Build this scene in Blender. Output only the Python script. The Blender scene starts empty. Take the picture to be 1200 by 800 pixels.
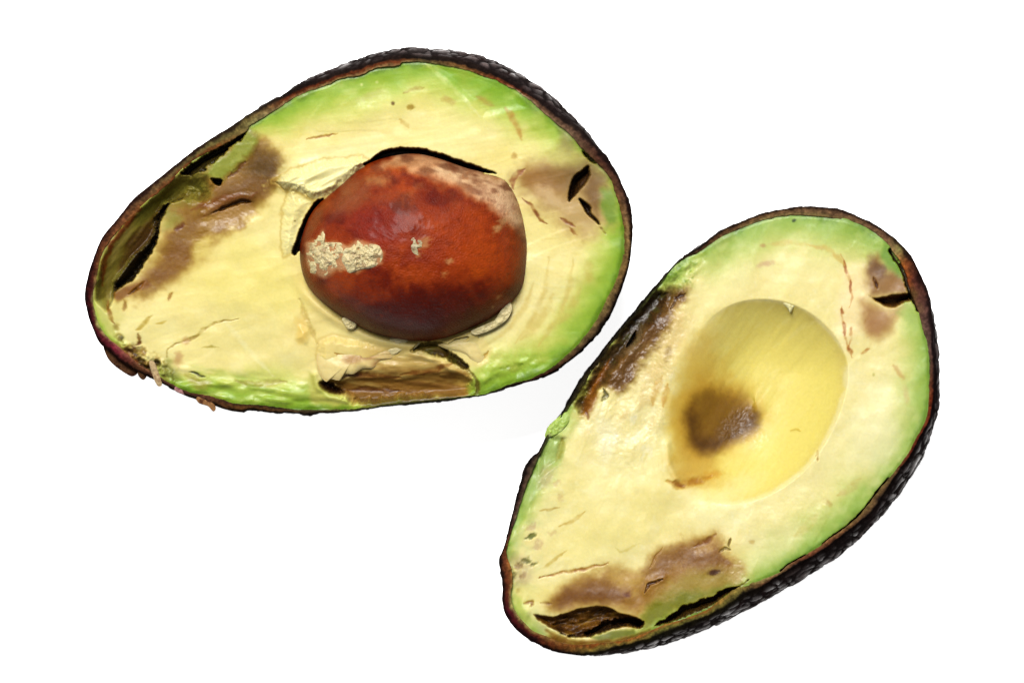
import bpy, math
import numpy as np
from math import radians

# ------------------------------------------------------------------ scale
# all outlines below are in hundredths-of-a-hand units: 1 unit = 0.18 mm
S = 0.00018
FACE = 165.0                      # height of the cut faces above the table, units
def wx(x): return (np.asarray(x, float) - 600.0) * S
def wy(y): return (400.0 - np.asarray(y, float)) * S

scene = bpy.context.scene
# ------------------------------------------------------------------ camera
cam_d = bpy.data.cameras.new("camera")
cam = bpy.data.objects.new("camera", cam_d)
scene.collection.objects.link(cam)
cam_d.sensor_width = 36.0
CAM_H = FACE * S + 1.20
cam_d.lens = 36.0 * 1.20 / (1200 * S)
cam.location = (0, 0, CAM_H)
cam.rotation_euler = (0, 0, 0)
cam_d.clip_start = 0.05
cam_d.clip_end = 50
scene.camera = cam
# ------------------------------------------------------------------ world, lamps, exposure
world = bpy.data.worlds.new("World")
scene.world = world
world.use_nodes = True
bg = world.node_tree.nodes["Background"]
bg.inputs[0].default_value = (1.0, 0.995, 0.985, 1)
bg.inputs[1].default_value = 0.27

def area_lamp(name, loc, target, sx, sy, watts, col=(1, 1, 1)):
    d = bpy.data.lights.new(name, 'AREA')
    d.shape = 'RECTANGLE'; d.size = sx; d.size_y = sy; d.energy = watts; d.color = col
    o = bpy.data.objects.new(name, d)
    scene.collection.objects.link(o)
    o.location = loc
    v = np.array(target, float) - np.array(loc, float)
    from mathutils import Vector
    o.rotation_euler = Vector(v).to_track_quat('-Z', 'Y').to_euler()
    return o
area_lamp("key_softbox", (-0.16, 0.52, 0.95), (0, 0, 0.02), 0.46, 0.40, 28.5, (1.0, 0.98, 0.95))

scene.view_settings.view_transform = 'Standard'
scene.view_settings.look = 'None'
scene.view_settings.exposure = 0.0
scene.view_settings.gamma = 1.0
scene.view_settings.use_curve_mapping = False
scene.render.engine = 'CYCLES'
scene.cycles.use_denoising = True
try:
    scene.cycles.denoiser = 'OPENIMAGEDENOISE'
    scene.cycles.denoising_input_passes = 'RGB_ALBEDO_NORMAL'
except Exception:
    pass
scene.cycles.max_bounces = 8
KEXP = 2.16      # how much brighter a matt surface renders than its base colour on the face

# ------------------------------------------------------------------ number helpers
def sm(a, b, x):
    t = np.clip((x - a) / (b - a), 0, 1)
    return t * t * (3 - 2 * t)

class Noise2:
    def __init__(self, seed):
        r = np.random.RandomState(seed)
        self.g = r.rand(256, 256)
    def v(self, x, y):
        xi = np.floor(x).astype(int); yi = np.floor(y).astype(int)
        fx = x - xi; fy = y - yi
        fx = fx * fx * fx * (fx * (6 * fx - 15) + 10); fy = fy * fy * fy * (fy * (6 * fy - 15) + 10)
        x0 = xi & 255; x1 = (xi + 1) & 255; y0 = yi & 255; y1 = (yi + 1) & 255
        g = self.g
        return ((g[x0, y0] * (1 - fx) + g[x1, y0] * fx) * (1 - fy) + (g[x0, y1] * (1 - fx) + g[x1, y1] * fx) * fy) * 2 - 1
_N = {}
def noise(x, y, scale, seed=0, octv=3, sx=1.0, ang=0.0):
    """smooth noise about -1..1; scale = feature size in units; sx>1 stretches along ang (degrees, image sense)"""
    if seed not in _N: _N[seed] = Noise2(seed + 11)
    n = _N[seed]
    if ang or sx != 1.0:
        c, s = math.cos(radians(ang)), math.sin(radians(ang))
        x, y = (x * c + y * s) / sx, (-x * s + y * c)
    out = np.zeros(np.shape(x)); a = 1.0; t = 0; f = 1.0 / scale
    for i in range(octv):
        out += a * n.v(x * f + 37.3 * i + seed * 7.7, y * f + 91.7 * i + seed * 3.1)
        t += a; a *= 0.55; f *= 2.03
    return out / t * 1.3

def sd_poly(x, y, pts, margin=60.0):
    """signed distance to a polygon (negative inside); far points get +margin"""
    p = np.array(pts, float)
    out = np.full(x.shape, float(margin))
    x0, y0 = p.min(0) - margin; x1, y1 = p.max(0) + margin
    m = (x > x0) & (x < x1) & (y > y0) & (y < y1)
    X = x[m]; Y = y[m]
    d = np.full(X.shape, 1e18); ins = np.zeros(X.shape, bool)
    q = np.roll(p, -1, 0)
    for (ax, ay), (bx, by) in zip(p, q):
        ex, ey = bx - ax, by - ay
        t = np.clip(((X - ax) * ex + (Y - ay) * ey) / (ex * ex + ey * ey + 1e-12), 0, 1)
        d = np.minimum(d, (X - ax - t * ex) ** 2 + (Y - ay - t * ey) ** 2)
        c = (ay > Y) != (by > Y)
        if ay != by:
            ins ^= c & (X < (bx - ax) * (Y - ay) / (by - ay) + ax)
    d = np.sqrt(d)
    out[m] = np.minimum(np.where(ins, -d, d), margin)
    return out

def d_line(x, y, pts, margin=30.0):
    p = np.array(pts, float)
    out = np.full(x.shape, float(margin))
    x0, y0 = p.min(0) - margin; x1, y1 = p.max(0) + margin
    m = (x > x0) & (x < x1) & (y > y0) & (y < y1)
    X = x[m]; Y = y[m]
    d = np.full(X.shape, 1e18)
    for (ax, ay), (bx, by) in zip(p[:-1], p[1:]):
        ex, ey = bx - ax, by - ay
        t = np.clip(((X - ax) * ex + (Y - ay) * ey) / (ex * ex + ey * ey + 1e-12), 0, 1)
        d = np.minimum(d, (X - ax - t * ex) ** 2 + (Y - ay - t * ey) ** 2)
    out[m] = np.minimum(np.sqrt(d), margin)
    return out

def smooth_closed(pts, n, rough=0.0, seed=5):
    """closed Catmull-Rom through pts, n points evenly spaced by length"""
    p = np.array(pts, float); k = len(p)
    res = []
    for i in range(k):
        a, b, c, d = p[i - 1], p[i], p[(i + 1) % k], p[(i + 2) % k]
        t = np.linspace(0, 1, 24, endpoint=False)[:, None]
        res.append(0.5 * (2 * b + (c - a) * t + (2 * a - 5 * b + 4 * c - d) * t ** 2 + (3 * b - a - 3 * c + d) * t ** 3))
    q = np.vstack(res)
    L = np.concatenate([[0], np.cumsum(np.linalg.norm(np.roll(q, -1, 0) - q, axis=1))])
    s = np.linspace(0, L[-1], n, endpoint=False)
    qq = np.vstack([q, q[:1]])
    return np.stack([np.interp(s, L, qq[:, 0]), np.interp(s, L, qq[:, 1])], 1)

def polar(curve, c, th):
    a = np.arctan2(curve[:, 1] - c[1], curve[:, 0] - c[0])
    r = np.hypot(curve[:, 0] - c[0], curve[:, 1] - c[1])
    o = np.argsort(a)
    return np.interp(th, a[o], r[o], period=2 * math.pi)

def along(ctrl, curve, keys):
    """interpolate control values round a closed curve; ctrl rows = x, y, values..."""
    ct = np.array([[a for a in row] for row in ctrl], float)
    n = len(curve)
    idx = np.array([np.argmin((curve[:, 0] - r[0]) ** 2 + (curve[:, 1] - r[1]) ** 2) for r in ct], float)
    o = np.argsort(idx)
    s = np.arange(n)
    return np.stack([np.interp(s, idx[o], ct[o, 2 + k], period=n) for k in range(keys)], 1)

def lin(rgb):
    c = np.clip(np.asarray(rgb, float) / 255.0, 0, 1)
    return np.where(c <= 0.04045, c / 12.92, ((c + 0.055) / 1.055) ** 2.4)

# ------------------------------------------------------------------ mesh helpers
def mesh_obj(name, verts, faces, mat, parent=None, loc=(0, 0, 0), attrs=None, col=None, smooth=True):
    me = bpy.data.meshes.new(name)
    verts = np.asarray(verts, np.float32)
    if isinstance(faces, np.ndarray):
        nf = len(faces)
        me.vertices.add(len(verts)); me.vertices.foreach_set("co", verts.ravel())
        me.loops.add(nf * 4); me.loops.foreach_set("vertex_index", faces.astype(np.int32).ravel())
        me.polygons.add(nf)
        me.polygons.foreach_set("loop_start", np.arange(0, nf * 4, 4, dtype=np.int32))
        me.polygons.foreach_set("loop_total", np.full(nf, 4, np.int32))
        me.update(calc_edges=True)
    else:
        me.from_pydata(verts.tolist(), [], faces)
    me.validate()
    if col is not None:
        a = me.color_attributes.new("pigment", 'FLOAT_COLOR', 'POINT')
        a.data.foreach_set("color", np.concatenate([col, np.ones((len(col), 1))], 1).astype(np.float32).ravel())
    for k, v in (attrs or {}).items():
        a = me.attributes.new(k, 'FLOAT', 'POINT')
        a.data.foreach_set("value", np.asarray(v, np.float32).ravel())
    if smooth:
        me.polygons.foreach_set("use_smooth", np.ones(len(me.polygons), bool))
    me.materials.append(mat)
    o = bpy.data.objects.new(name, me)
    scene.collection.objects.link(o)
    o.location = loc
    if parent: o.parent = parent
    return o

def ring_faces(nr, nc, off=0, flip=False, close=True):
    i = np.arange(nr - 1)[:, None]; j = np.arange(nc)[None, :]
    k = (j + 1) % nc
    a = off + i * nc + j; b = off + (i + 1) * nc + j; c = off + (i + 1) * nc + k; d = off + i * nc + k
    f = np.stack([a, b, c, d], -1).reshape(-1, 4)
    return f[:, ::-1] if flip else f

# ------------------------------------------------------------------ materials
def new_mat(name):
    m = bpy.data.materials.new(name); m.use_nodes = True
    nt = m.node_tree
    return m, nt, nt.nodes["Principled BSDF"]

def link(nt, a, ao, b, bi): nt.links.new(a.outputs[ao], b.inputs[bi])

def pigment_mat(name, rough=(0.3, 0.55), grain=0.08, bump=0.25, gscale=1600, bscale=(2600, 900), spec=0.5, sss=0.0, coat=0.0, rad=(0.0012, 0.0009, 0.0004), coat_rough=0.15, rot_rough=None):
    m, nt, p = new_mat(name)
    at = nt.nodes.new("ShaderNodeVertexColor"); at.layer_name = "pigment"
    tc = nt.nodes.new("ShaderNodeTexCoord")
    n1 = nt.nodes.new("ShaderNodeTexNoise"); n1.inputs["Scale"].default_value = gscale; n1.inputs["Detail"].default_value = 4
    link(nt, tc, "Object", n1, "Vector")
    mr = nt.nodes.new("ShaderNodeMapRange"); mr.inputs[1].default_value = 0.3; mr.inputs[2].default_value = 0.7
    mr.inputs[3].default_value = 1 - grain; mr.inputs[4].default_value = 1 + grain
    link(nt, n1, "Fac", mr, 0)
    mul = nt.nodes.new("ShaderNodeVectorMath"); mul.operation = 'SCALE'
    link(nt, at, "Color", mul, 0); link(nt, mr, 0, mul, "Scale")
    link(nt, mul, 0, p, "Base Color")
    n2 = nt.nodes.new("ShaderNodeTexNoise"); n2.inputs["Scale"].default_value = bscale[0]; n2.inputs["Detail"].default_value = 3
    n3 = nt.nodes.new("ShaderNodeTexNoise"); n3.inputs["Scale"].default_value = bscale[1]; n3.inputs["Detail"].default_value = 4
    link(nt, tc, "Object", n2, "Vector"); link(nt, tc, "Object", n3, "Vector")
    ad = nt.nodes.new("ShaderNodeMath"); ad.operation = 'MULTIPLY_ADD'; ad.inputs[1].default_value = 0.45
    link(nt, n2, "Fac", ad, 0); link(nt, n3, "Fac", ad, 2)
    bp = nt.nodes.new("ShaderNodeBump"); bp.inputs["Strength"].default_value = bump; bp.inputs["Distance"].default_value = 0.0004
    link(nt, ad, 0, bp, "Height"); link(nt, bp, 0, p, "Normal")
    r2 = nt.nodes.new("ShaderNodeMapRange"); r2.inputs[1].default_value = 0.35; r2.inputs[2].default_value = 0.65
    r2.inputs[3].default_value = rough[0]; r2.inputs[4].default_value = rough[1]
    link(nt, n3, "Fac", r2, 0); link(nt, r2, 0, p, "Roughness")
    p.inputs["Specular IOR Level"].default_value = spec
    p.inputs["Coat Weight"].default_value = coat
    p.inputs["Coat Roughness"].default_value = coat_rough
    if sss:
        p.inputs["Subsurface Weight"].default_value = sss
        p.inputs["Subsurface Radius"].default_value = (1.0, 0.7, 0.3)
        p.inputs["Subsurface Scale"].default_value = rad[0]
    return m

M_flesh = pigment_mat("avocado_flesh", rough=(0.36, 0.56), grain=0.035, bump=0.05, gscale=1500, bscale=(3400, 1300), sss=0.42, rad=(0.0009,), spec=0.2)
def add_wet(m, cr=0.31):
    nt = m.node_tree; p = nt.nodes["Principled BSDF"]
    a = nt.nodes.new("ShaderNodeAttribute"); a.attribute_name = "wet"
    nt.links.new(a.outputs["Fac"], p.inputs["Coat Weight"])
    p.inputs["Coat Roughness"].default_value = cr
    p.inputs["Coat IOR"].default_value = 1.38
add_wet(M_flesh)
M_skin = pigment_mat("avocado_skin", rough=(0.24, 0.40), grain=0.25, bump=0.4, gscale=2500, bscale=(3500, 1500), spec=0.0, coat_rough=0.24)
add_wet(M_skin, 0.22)
M_seed = pigment_mat("seed_coat", rough=(0.30, 0.44), grain=0.12, bump=0.6, gscale=1100, bscale=(3600, 2400), spec=0.06, coat=0.045, coat_rough=0.2)
M_crumb = pigment_mat("flesh_residue", rough=(0.4, 0.6), grain=0.10, bump=0.5, gscale=2000, bscale=(3000, 1500), sss=0.15, rad=(0.0005,))

# table: matt white acrylic, with a glow added to lift the shadows on it
m_t, nt, p = new_mat("white_board")
p.inputs["Base Color"].default_value = (0.93, 0.93, 0.925, 1)
p.inputs["Roughness"].default_value = 0.7
p.inputs["Specular IOR Level"].default_value = 0.2
p.inputs["Emission Color"].default_value = (1.0, 1.0, 0.995, 1)      # added glow: keeps the board near white and its shadows faint
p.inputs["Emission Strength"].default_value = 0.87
tcn = nt.nodes.new("ShaderNodeTexCoord"); nz = nt.nodes.new("ShaderNodeTexNoise"); nz.inputs["Scale"].default_value = 900
bpn = nt.nodes.new("ShaderNodeBump"); bpn.inputs["Strength"].default_value = 0.03; bpn.inputs["Distance"].default_value = 0.0002
link(nt, tcn, "Object", nz, "Vector"); link(nt, nz, "Fac", bpn, "Height"); link(nt, bpn, 0, p, "Normal")

# ------------------------------------------------------------------ setting
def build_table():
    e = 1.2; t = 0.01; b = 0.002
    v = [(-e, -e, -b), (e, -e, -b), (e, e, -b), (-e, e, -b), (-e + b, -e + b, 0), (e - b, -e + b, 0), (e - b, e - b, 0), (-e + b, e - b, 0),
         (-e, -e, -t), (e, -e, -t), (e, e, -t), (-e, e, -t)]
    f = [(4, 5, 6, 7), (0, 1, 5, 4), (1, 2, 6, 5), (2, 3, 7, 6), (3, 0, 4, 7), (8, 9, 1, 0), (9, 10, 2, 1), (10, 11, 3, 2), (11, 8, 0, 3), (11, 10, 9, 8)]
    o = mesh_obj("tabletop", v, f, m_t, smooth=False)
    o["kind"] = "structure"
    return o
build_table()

# ------------------------------------------------------------------ painting kit for one cut face
class Face:
    """holds the grid of one cut face: position, height below the rim, pigment in display values, wetness"""
    def __init__(self, x, y):
        self.x, self.y = x, y
        self.h = np.zeros(x.shape)
        self.c = np.zeros(x.shape + (3,))
        self.wet = np.full(x.shape, 0.06)
    def soak(self, pts, amt=0.8, feather=10, grit=0.35, seed=150):
        s = sd_poly(self.x, self.y, pts) + noise(self.x, self.y, 14, seed, 2) * 6
        m = 1 - sm(-feather, feather, s)
        self.wet = np.maximum(self.wet, m * amt * 0.36)
        self.h += m * grit * 0.5 * noise(self.x, self.y, 4.2, seed + 1, 2)
    def mix(self, m, rgb, k=1.0):
        m = np.clip(m * k, 0, 1)[..., None]
        self.c = self.c * (1 - m) + np.asarray(rgb, float) * m
    def near(self, pts, pad):
        p = np.array(pts, float)
        x0, y0 = p.min(0) - pad; x1, y1 = p.max(0) + pad
        return np.nonzero((self.x > x0) & (self.x < x1) & (self.y > y0) & (self.y < y1))
    def put(self, w, m, rgb, k):
        m = np.clip(m * k, 0, 1)[:, None]
        self.c[w] = self.c[w] * (1 - m) + np.asarray(rgb, float) * m
    def full(self, w, m):
        o = np.zeros(self.x.shape); o[w] = m
        return o
    def patch(self, pts, rgb, feather=8, k=1.0, nz=4.0, seed=1, nscale=14, off=0.0):
        w = self.near(pts, feather + nz + 4)
        X, Y = self.x[w], self.y[w]
        s = sd_poly(X, Y, pts) + noise(X, Y, nscale, seed) * nz + noise(X, Y, 4, seed + 1, 2) * nz * 0.25 + off
        m = 1 - sm(-feather, feather, s)
        self.put(w, m, rgb, k)
        return self.full(w, m)
    def blob(self, cx, cy, r, rgb, k=1.0, ry=None, ang=0, nz=0.35, seed=2):
        ry = ry or r
        R = max(r, ry) * 1.9 + 2
        w = self.near([(cx, cy)], R)
        X, Y = self.x[w], self.y[w]
        c, s = math.cos(radians(ang)), math.sin(radians(ang))
        dx, dy = X - cx, Y - cy
        q = np.hypot((dx * c + dy * s) / r, (-dx * s + dy * c) / ry) + noise(X, Y, max(4, min(r, ry) * 0.8), seed) * nz
        m = 1 - sm(0.25, 1.3, q)
        self.put(w, m, rgb, k)
        return self.full(w, m)
    def stroke(self, pts, wd, rgb, k=1.0, dip=0.0, soft=1.2, seed=3):
        w = self.near(pts, wd + soft + 5)
        X, Y = self.x[w], self.y[w]
        X2, Y2 = X + noise(X, Y, 9, seed) * 1.6, Y + noise(X, Y, 9, seed + 1) * 1.6
        d = d_line(X2, Y2, pts)
        ends = np.minimum(np.hypot(X2 - pts[0][0], Y2 - pts[0][1]), np.hypot(X2 - pts[-1][0], Y2 - pts[-1][1]))
        L = sum(math.hypot(b[0] - a[0], b[1] - a[1]) for a, b in zip(pts[:-1], pts[1:]))
        tp = 0.25 + 0.75 * sm(0, 0.3 * L, ends)
        m = (1 - sm(wd * 0.3 * tp, (wd * 0.5 + soft) * tp + 0.4, d)) * np.clip(0.8 + 0.6 * noise(X, Y, 8, seed + 2), 0.25, 1)
        self.put(w, m, rgb, k)
        if dip: self.h[w] -= 0.55 * dip * m
        return self.full(w, m)
    def carve(self, pts, depth, wall=3.0, nz=1.2, seed=4, nscale=7, rgb=None, feather=2.0, k=1.0, tilt=None):
        p = np.array(pts, float)
        q = np.roll(p, -1, 0)
        pts = np.stack([p * 0.8 + q * 0.2, p * 0.2 + q * 0.8], 1).reshape(-1, 2)
        w = self.near(pts, nz + feather + 6)
        X, Y = self.x[w], self.y[w]
        s = sd_poly(X, Y, pts) + noise(X, Y, nscale, seed) * nz + noise(X, Y, 3, seed + 1, 2) * nz * 0.4
        m = 1 - sm(-wall, 0.4, s)
        dp = depth
        if tilt is not None:            # floor slopes: deepest on the side the vector points to
            pr = X * tilt[0] + Y * tilt[1]
            loc = pr - (noise(X, Y, 12, seed + 2, 2) * 2)
            edge = sd_poly(X + tilt[0] * 5, Y + tilt[1] * 5, pts)
            dp = depth * (0.30 + 0.70 * sm(-7, 0.5, edge))
        self.h[w] -= dp * m
        if rgb is not None:
            self.put(w, 1 - sm(-feather, feather * 0.6, s), rgb, k)
        return self.full(w, m)

def ring_grid(curve, c, nrings):
    t = np.linspace(0, 1, nrings + 1)[1:]
    x = c[0] + (curve[None, :, 0] - c[0]) * t[:, None]
    y = c[1] + (curve[None, :, 1] - c[1]) * t[:, None]
    return x, y

def finish_face(name, F, zbase, c, org, mat, parent, floor_fn, K=KEXP):
    """closed solid: carved top and a rounded underside that stays inside the skin"""
    nr, nc = F.x.shape
    top = np.stack([wx(F.x) - org[0], wy(F.y) - org[1], (zbase + F.h) * S], -1).reshape(-1, 3)
    rings = [0.97, 0.9, 0.78, 0.62, 0.42, 0.2]
    low = []
    bx, by = F.x[-1], F.y[-1]; bz = (zbase + F.h)[-1]
    for r in rings:
        dz = floor_fn(r, bz)
        low.append(np.stack([wx(c[0] + (bx - c[0]) * r) - org[0], wy(c[1] + (by - c[1]) * r) - org[1], dz * S], -1))
    V = np.vstack([top] + low)
    f = [ring_faces(nr, nc, 0)]
    start = (nr - 1) * nc
    # bottom rings
    idx = [start] + [nr * nc + i * nc for i in range(len(rings))]
    j = np.arange(nc); k = (j + 1) % nc
    for a, b in zip(idx[:-1], idx[1:]):
        f.append(np.stack([a + j, b + j, b + k, a + k], -1))
    Fc = np.vstack(f)
    # caps: centre quads collapsed to fans
    ct = len(V); cb = ct + 1
    V = np.vstack([V, [[wx(c[0]) - org[0], wy(c[1]) - org[1], float((zbase + F.h)[0].mean()) * S],
                       [wx(c[0]) - org[0], wy(c[1]) - org[1], float(low[-1][:, 2].mean())]]])
    je = np.arange(0, nc, 2)
    Fc = np.vstack([Fc, np.stack([np.full(len(je), ct), je, (je + 1) % nc, (je + 2) % nc], -1),
                    np.stack([np.full(len(je), cb), idx[-1] + (je + 2) % nc, idx[-1] + (je + 1) % nc, idx[-1] + je], -1)])
    Fc = Fc[:, ::-1]
    def deep(c):
        c = lin(c)
        L = np.clip((c @ np.array([0.2126, 0.7152, 0.0722])) / 0.8, 0.01, 1)[:, None]
        c = c * (np.maximum(c, 1e-4) / np.maximum(c.max(1, keepdims=True), 1e-4)) ** (np.array([0.34, 0.24, 0.72]) * (1 - L))
        return c * L ** 0.17 / K
    col = deep(F.c.reshape(-1, 3))
    edge = deep(F.c[-1])
    col = np.vstack([col] + [edge] * len(rings) + [col[:1], edge[:1]])
    wet = np.concatenate([F.wet.ravel(), np.zeros(len(V) - nr * nc)])
    return mesh_obj(name, V, Fc, mat, parent, col=np.clip(col, 0, 0.9), attrs={"wet": wet})

def blob_obj(name, outline, ztop, rgb_fn, mat, parent, org, thick=4.0, n=120, rings=24, dome=1.0, K=KEXP, power=0.5, cen=None, lump=0.0, grit=0.35):
    """a small solid scrap: outline seen from above, ztop(x, y) the height it lies on"""
    cv = smooth_closed(outline, n)
    c = np.array(cen) if cen is not None else cv.mean(0)
    x, y = ring_grid(cv, c, rings)
    t = np.linspace(0, 1, rings + 1)[1:][:, None]
    e = np.clip(1 - t ** 3, 0, 1) ** power
    base = ztop(x, y)
    top = base + thick * (e * (dome + noise(x, y, 6, 21) * grit) + lump * (noise(x, y, 7, 22) * 1.0 + noise(x, y, 3, 23) * 0.5) * np.clip(e * 1.6, 0, 1))
    bot = base - 2.0 - thick * 0.3 * e
    T = np.stack([wx(x) - org[0], wy(y) - org[1], top * S], -1).reshape(-1, 3)
    B = np.stack([wx(x) - org[0], wy(y) - org[1], bot * S], -1).reshape(-1, 3)
    nv = rings * n
    V = np.vstack([T, B, [[wx(c[0]) - org[0], wy(c[1]) - org[1], top[0].mean() * S], [wx(c[0]) - org[0], wy(c[1]) - org[1], bot[0].mean() * S]]])
    f = [ring_faces(rings, n, 0, True), ring_faces(rings, n, nv)]
    j = np.arange(n); k = (j + 1) % n; a = (rings - 1) * n
    f.append(np.stack([a + j, a + k, nv + a + k, nv + a + j], -1)[:, ::-1])
    je = np.arange(0, n, 2)
    f.append(np.stack([np.full(len(je), 2 * nv), (je + 2) % n, (je + 1) % n, je], -1))
    f.append(np.stack([np.full(len(je), 2 * nv + 1), nv + je, nv + (je + 1) % n, nv + (je + 2) % n], -1))
    col = lin(rgb_fn(x, y, t * np.ones_like(x))).reshape(-1, 3) / K
    col = np.vstack([col, col, col[:1], col[:1]])
    return mesh_obj(name, V, np.vstack(f), mat, parent, col=np.clip(col, 0, 0.9))

def worley3(p, cell, seed):
    r = np.random.RandomState(seed); tab = r.rand(64, 64, 64, 3)
    q = p / cell; b = np.floor(q).astype(int)
    d1 = np.full(len(p), 9.0); d2 = np.full(len(p), 9.0)
    for i in (-1, 0, 1):
        for j in (-1, 0, 1):
            for k in (-1, 0, 1):
                n = b + np.array([i, j, k])
                o = tab[n[:, 0] & 63, n[:, 1] & 63, n[:, 2] & 63]
                d = np.linalg.norm(n + o - q, axis=1)
                d2 = np.minimum(d2, np.maximum(d1, d)); d1 = np.minimum(d1, d)
    return d1, d2

def build_skin(FL, RO, SI, c, org, zfn, rimctrl, parent, seed, label=None):
    """the peel: a cut rim, an inner wall, and the rounded pebbly outside down to the table"""
    n = 1900
    cur = smooth_closed(FL, n)
    th = np.arctan2(cur[:, 1] - c[1], cur[:, 0] - c[0])
    rf = np.hypot(cur[:, 0] - c[0], cur[:, 1] - c[1])
    ro = polar(smooth_closed(RO, 4000), c, th)
    rs = polar(smooth_closed(SI, 4000), c, th)
    s = np.arange(n) * 1.0
    ro = np.maximum(ro, rf + 2.0)
    jag = noise(cur[:, 0], cur[:, 1], 9, 31) * 0.9 + noise(cur[:, 0], cur[:, 1], 3.5, 32) * 0.5
    rf = rf + jag * 0.8
    ro = np.maximum(ro + noise(cur[:, 0], cur[:, 1], 14, 33) * 0.5, rf + 1.6)
    off = np.maximum(rs - ro, 0.0)
    off = np.where(off < 2.0, off * 0.5, off)
    ux, uy = np.cos(th), np.sin(th)
    zr = zfn(c[0] + ux * ro, c[1] + uy * ro)
    P = []; C = []
    rc = along(rimctrl, cur, 9)       # three colours across the rim: inner, middle, outer
    def colr(w):
        a, b, d = rc[:, 0:3], rc[:, 3:6], rc[:, 6:9]
        return a * (1 - sm(0.0, 0.5, w)) + b * sm(0.0, 0.5, w) * (1 - sm(0.5, 0.9, w)) + d * 0.8 * sm(0.5, 0.9, w)
    dark = np.array([46, 36, 36.0])
    def add(r, z, col):
        P.append(np.stack([c[0] + ux * r, c[1] + uy * r, z], 1)); C.append(col)
    for dz in (-26, -14, -6, -2):
        add(rf, zr + dz, colr(np.zeros((n, 1))))
    for w in np.linspace(0, 1, 12):
        r = rf + (ro - rf) * w
        X, Y = c[0] + ux * r, c[1] + uy * r
        nz = noise(X, Y, 6, 34, sx=1.0) * 1.3 + noise(X, Y, 2.5, 35) * 0.5
        hh = 1.6 * math.sin(math.pi * min(1, 0.12 + w * 0.88)) ** 0.5 - 2.2 * max(0, w - 0.8) / 0.2 + nz * math.sin(math.pi * w)
        wob = np.clip(w + noise(X, Y, 6, 36) * 0.17 + noise(X, Y, 22, 38) * 0.12, 0, 1)[:, None]
        cc = colr(wob)
        cc = cc * (0.84 + 0.22 * noise(X, Y, 4, 37))[:, None]
        add(r, zr + hh, cc)
    nrim = len(P)
    us = np.concatenate([np.linspace(0.006, 0.30, 44), np.linspace(0.31, 0.99, 44)])
    g = np.cos(us * math.pi / 2); dep = np.sin(us * math.pi / 2)
    bs = np.sin(np.clip(us * 1.7, 0, 1) * math.pi) ** 0.8
    # bulge amplitude per direction so that the outermost point reaches the outline
    A = np.zeros(n); lo = np.zeros(n); hi = np.full(n, 120.0)
    for _ in range(30):
        mid = (lo + hi) / 2
        mx = (ro[:, None] * (g[None] - 1) + mid[:, None] * bs[None]).max(1)
        hi = np.where(mx > off, mid, hi); lo = np.where(mx > off, lo, mid)
    A = (lo + hi) / 2
    ker = np.hanning(41); ker /= ker.sum()
    A = np.convolve(np.concatenate([A[-20:], A, A[:20]]), ker, 'valid')
    outer = []
    for i, u in enumerate(us):
        r = ro * g[i] + A * bs[i]
        outer.append(np.stack([c[0] + ux * r, c[1] + uy * r, (zr - 2.2) * (1 - dep[i])], 1))
    O = np.array(outer)                                    # (m, n, 3)
    q = O.reshape(-1, 3)
    perim = np.concatenate([[0], np.cumsum(np.hypot(np.diff(c[0] + ux * ro), np.diff(c[1] + uy * ro)))])
    prof = np.concatenate([[0], np.cumsum(np.linalg.norm(np.diff(O, axis=0), axis=2).mean(1))])
    sq = np.stack([np.tile(perim, len(us)) / 1.9, np.repeat(prof, n), np.zeros(len(q))], 1)
    d1, d2 = worley3(sq + np.stack([noise(q[:, 0], q[:, 1], 20, 140), noise(q[:, 1], q[:, 2], 20, 141), noise(q[:, 2], q[:, 0], 20, 142)], 1) * 6, 9.5, seed)
    e1, e2 = worley3(sq + 300, 5.0, seed + 1)
    bump = (np.clip(d2 - d1, 0, 0.55) * 6.5 + np.clip(e2 - e1, 0, 0.6) * 1.6 - 2.4)
    lf = noise(q[:, 0] + q[:, 2] * 0.7, q[:, 1] - q[:, 2] * 0.6, 34, 39) * 1.6
    fade = np.repeat(sm(0.0, 0.05, us), n)
    nx = np.tile(ux, len(us)) * np.repeat(g, n); ny = np.tile(uy, len(us)) * np.repeat(g, n); nzv = -np.repeat(dep, n)
    disp = (bump + lf) * fade * 0.62
    q = q + np.stack([nx, ny, nzv], 1) * disp[:, None]
    q[:, 2] = np.maximum(q[:, 2], 0.3)
    P = np.vstack([np.vstack(P), q])
    tone = np.clip(0.5 + (d2 - d1) * 1.7, 0.5, 1.8)[:, None]
    oc = np.array([60, 51, 50.0]) * tone
    mott = noise(q[:, 0], q[:, 1] + q[:, 2], 16, 40)[:, None]
    oc = oc * (1 - 0.25 * sm(0, 1, mott)) + np.array([62, 34, 32]) * 0.25 * sm(0, 1, mott)
    firstc = np.tile(C[nrim - 1], (len(us), 1))
    fd = np.repeat(sm(0.0, 0.035, us), n)[:, None]
    oc = firstc * (1 - fd) + oc * fd
    gl = fade * sm(0.12, 0.5, d2 - d1) * np.clip(0.5 + 0.9 * noise(q[:, 0], q[:, 1] + q[:, 2], 26, 143), 0.1, 1) * 0.95
    gloss = np.concatenate([np.zeros(nrim * n), gl, [0.0]])
    col = np.vstack([np.vstack(C), oc])
    V = np.stack([wx(P[:, 0]) - org[0], wy(P[:, 1]) - org[1], P[:, 2] * S], 1)
    nr = nrim + len(us)
    Fc = ring_faces(nr, n, 0)
    ct = len(V)
    V = np.vstack([V, [[wx(c[0]) - org[0], wy(c[1]) - org[1], 0.3 * S]]])
    je = np.arange(0, n, 2); a = (nr - 1) * n
    Fc = np.vstack([Fc, np.stack([np.full(len(je), ct), a + (je + 2) % n, a + (je + 1) % n, a + je], -1)])
    col = np.vstack([col, col[-1:]])
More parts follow.
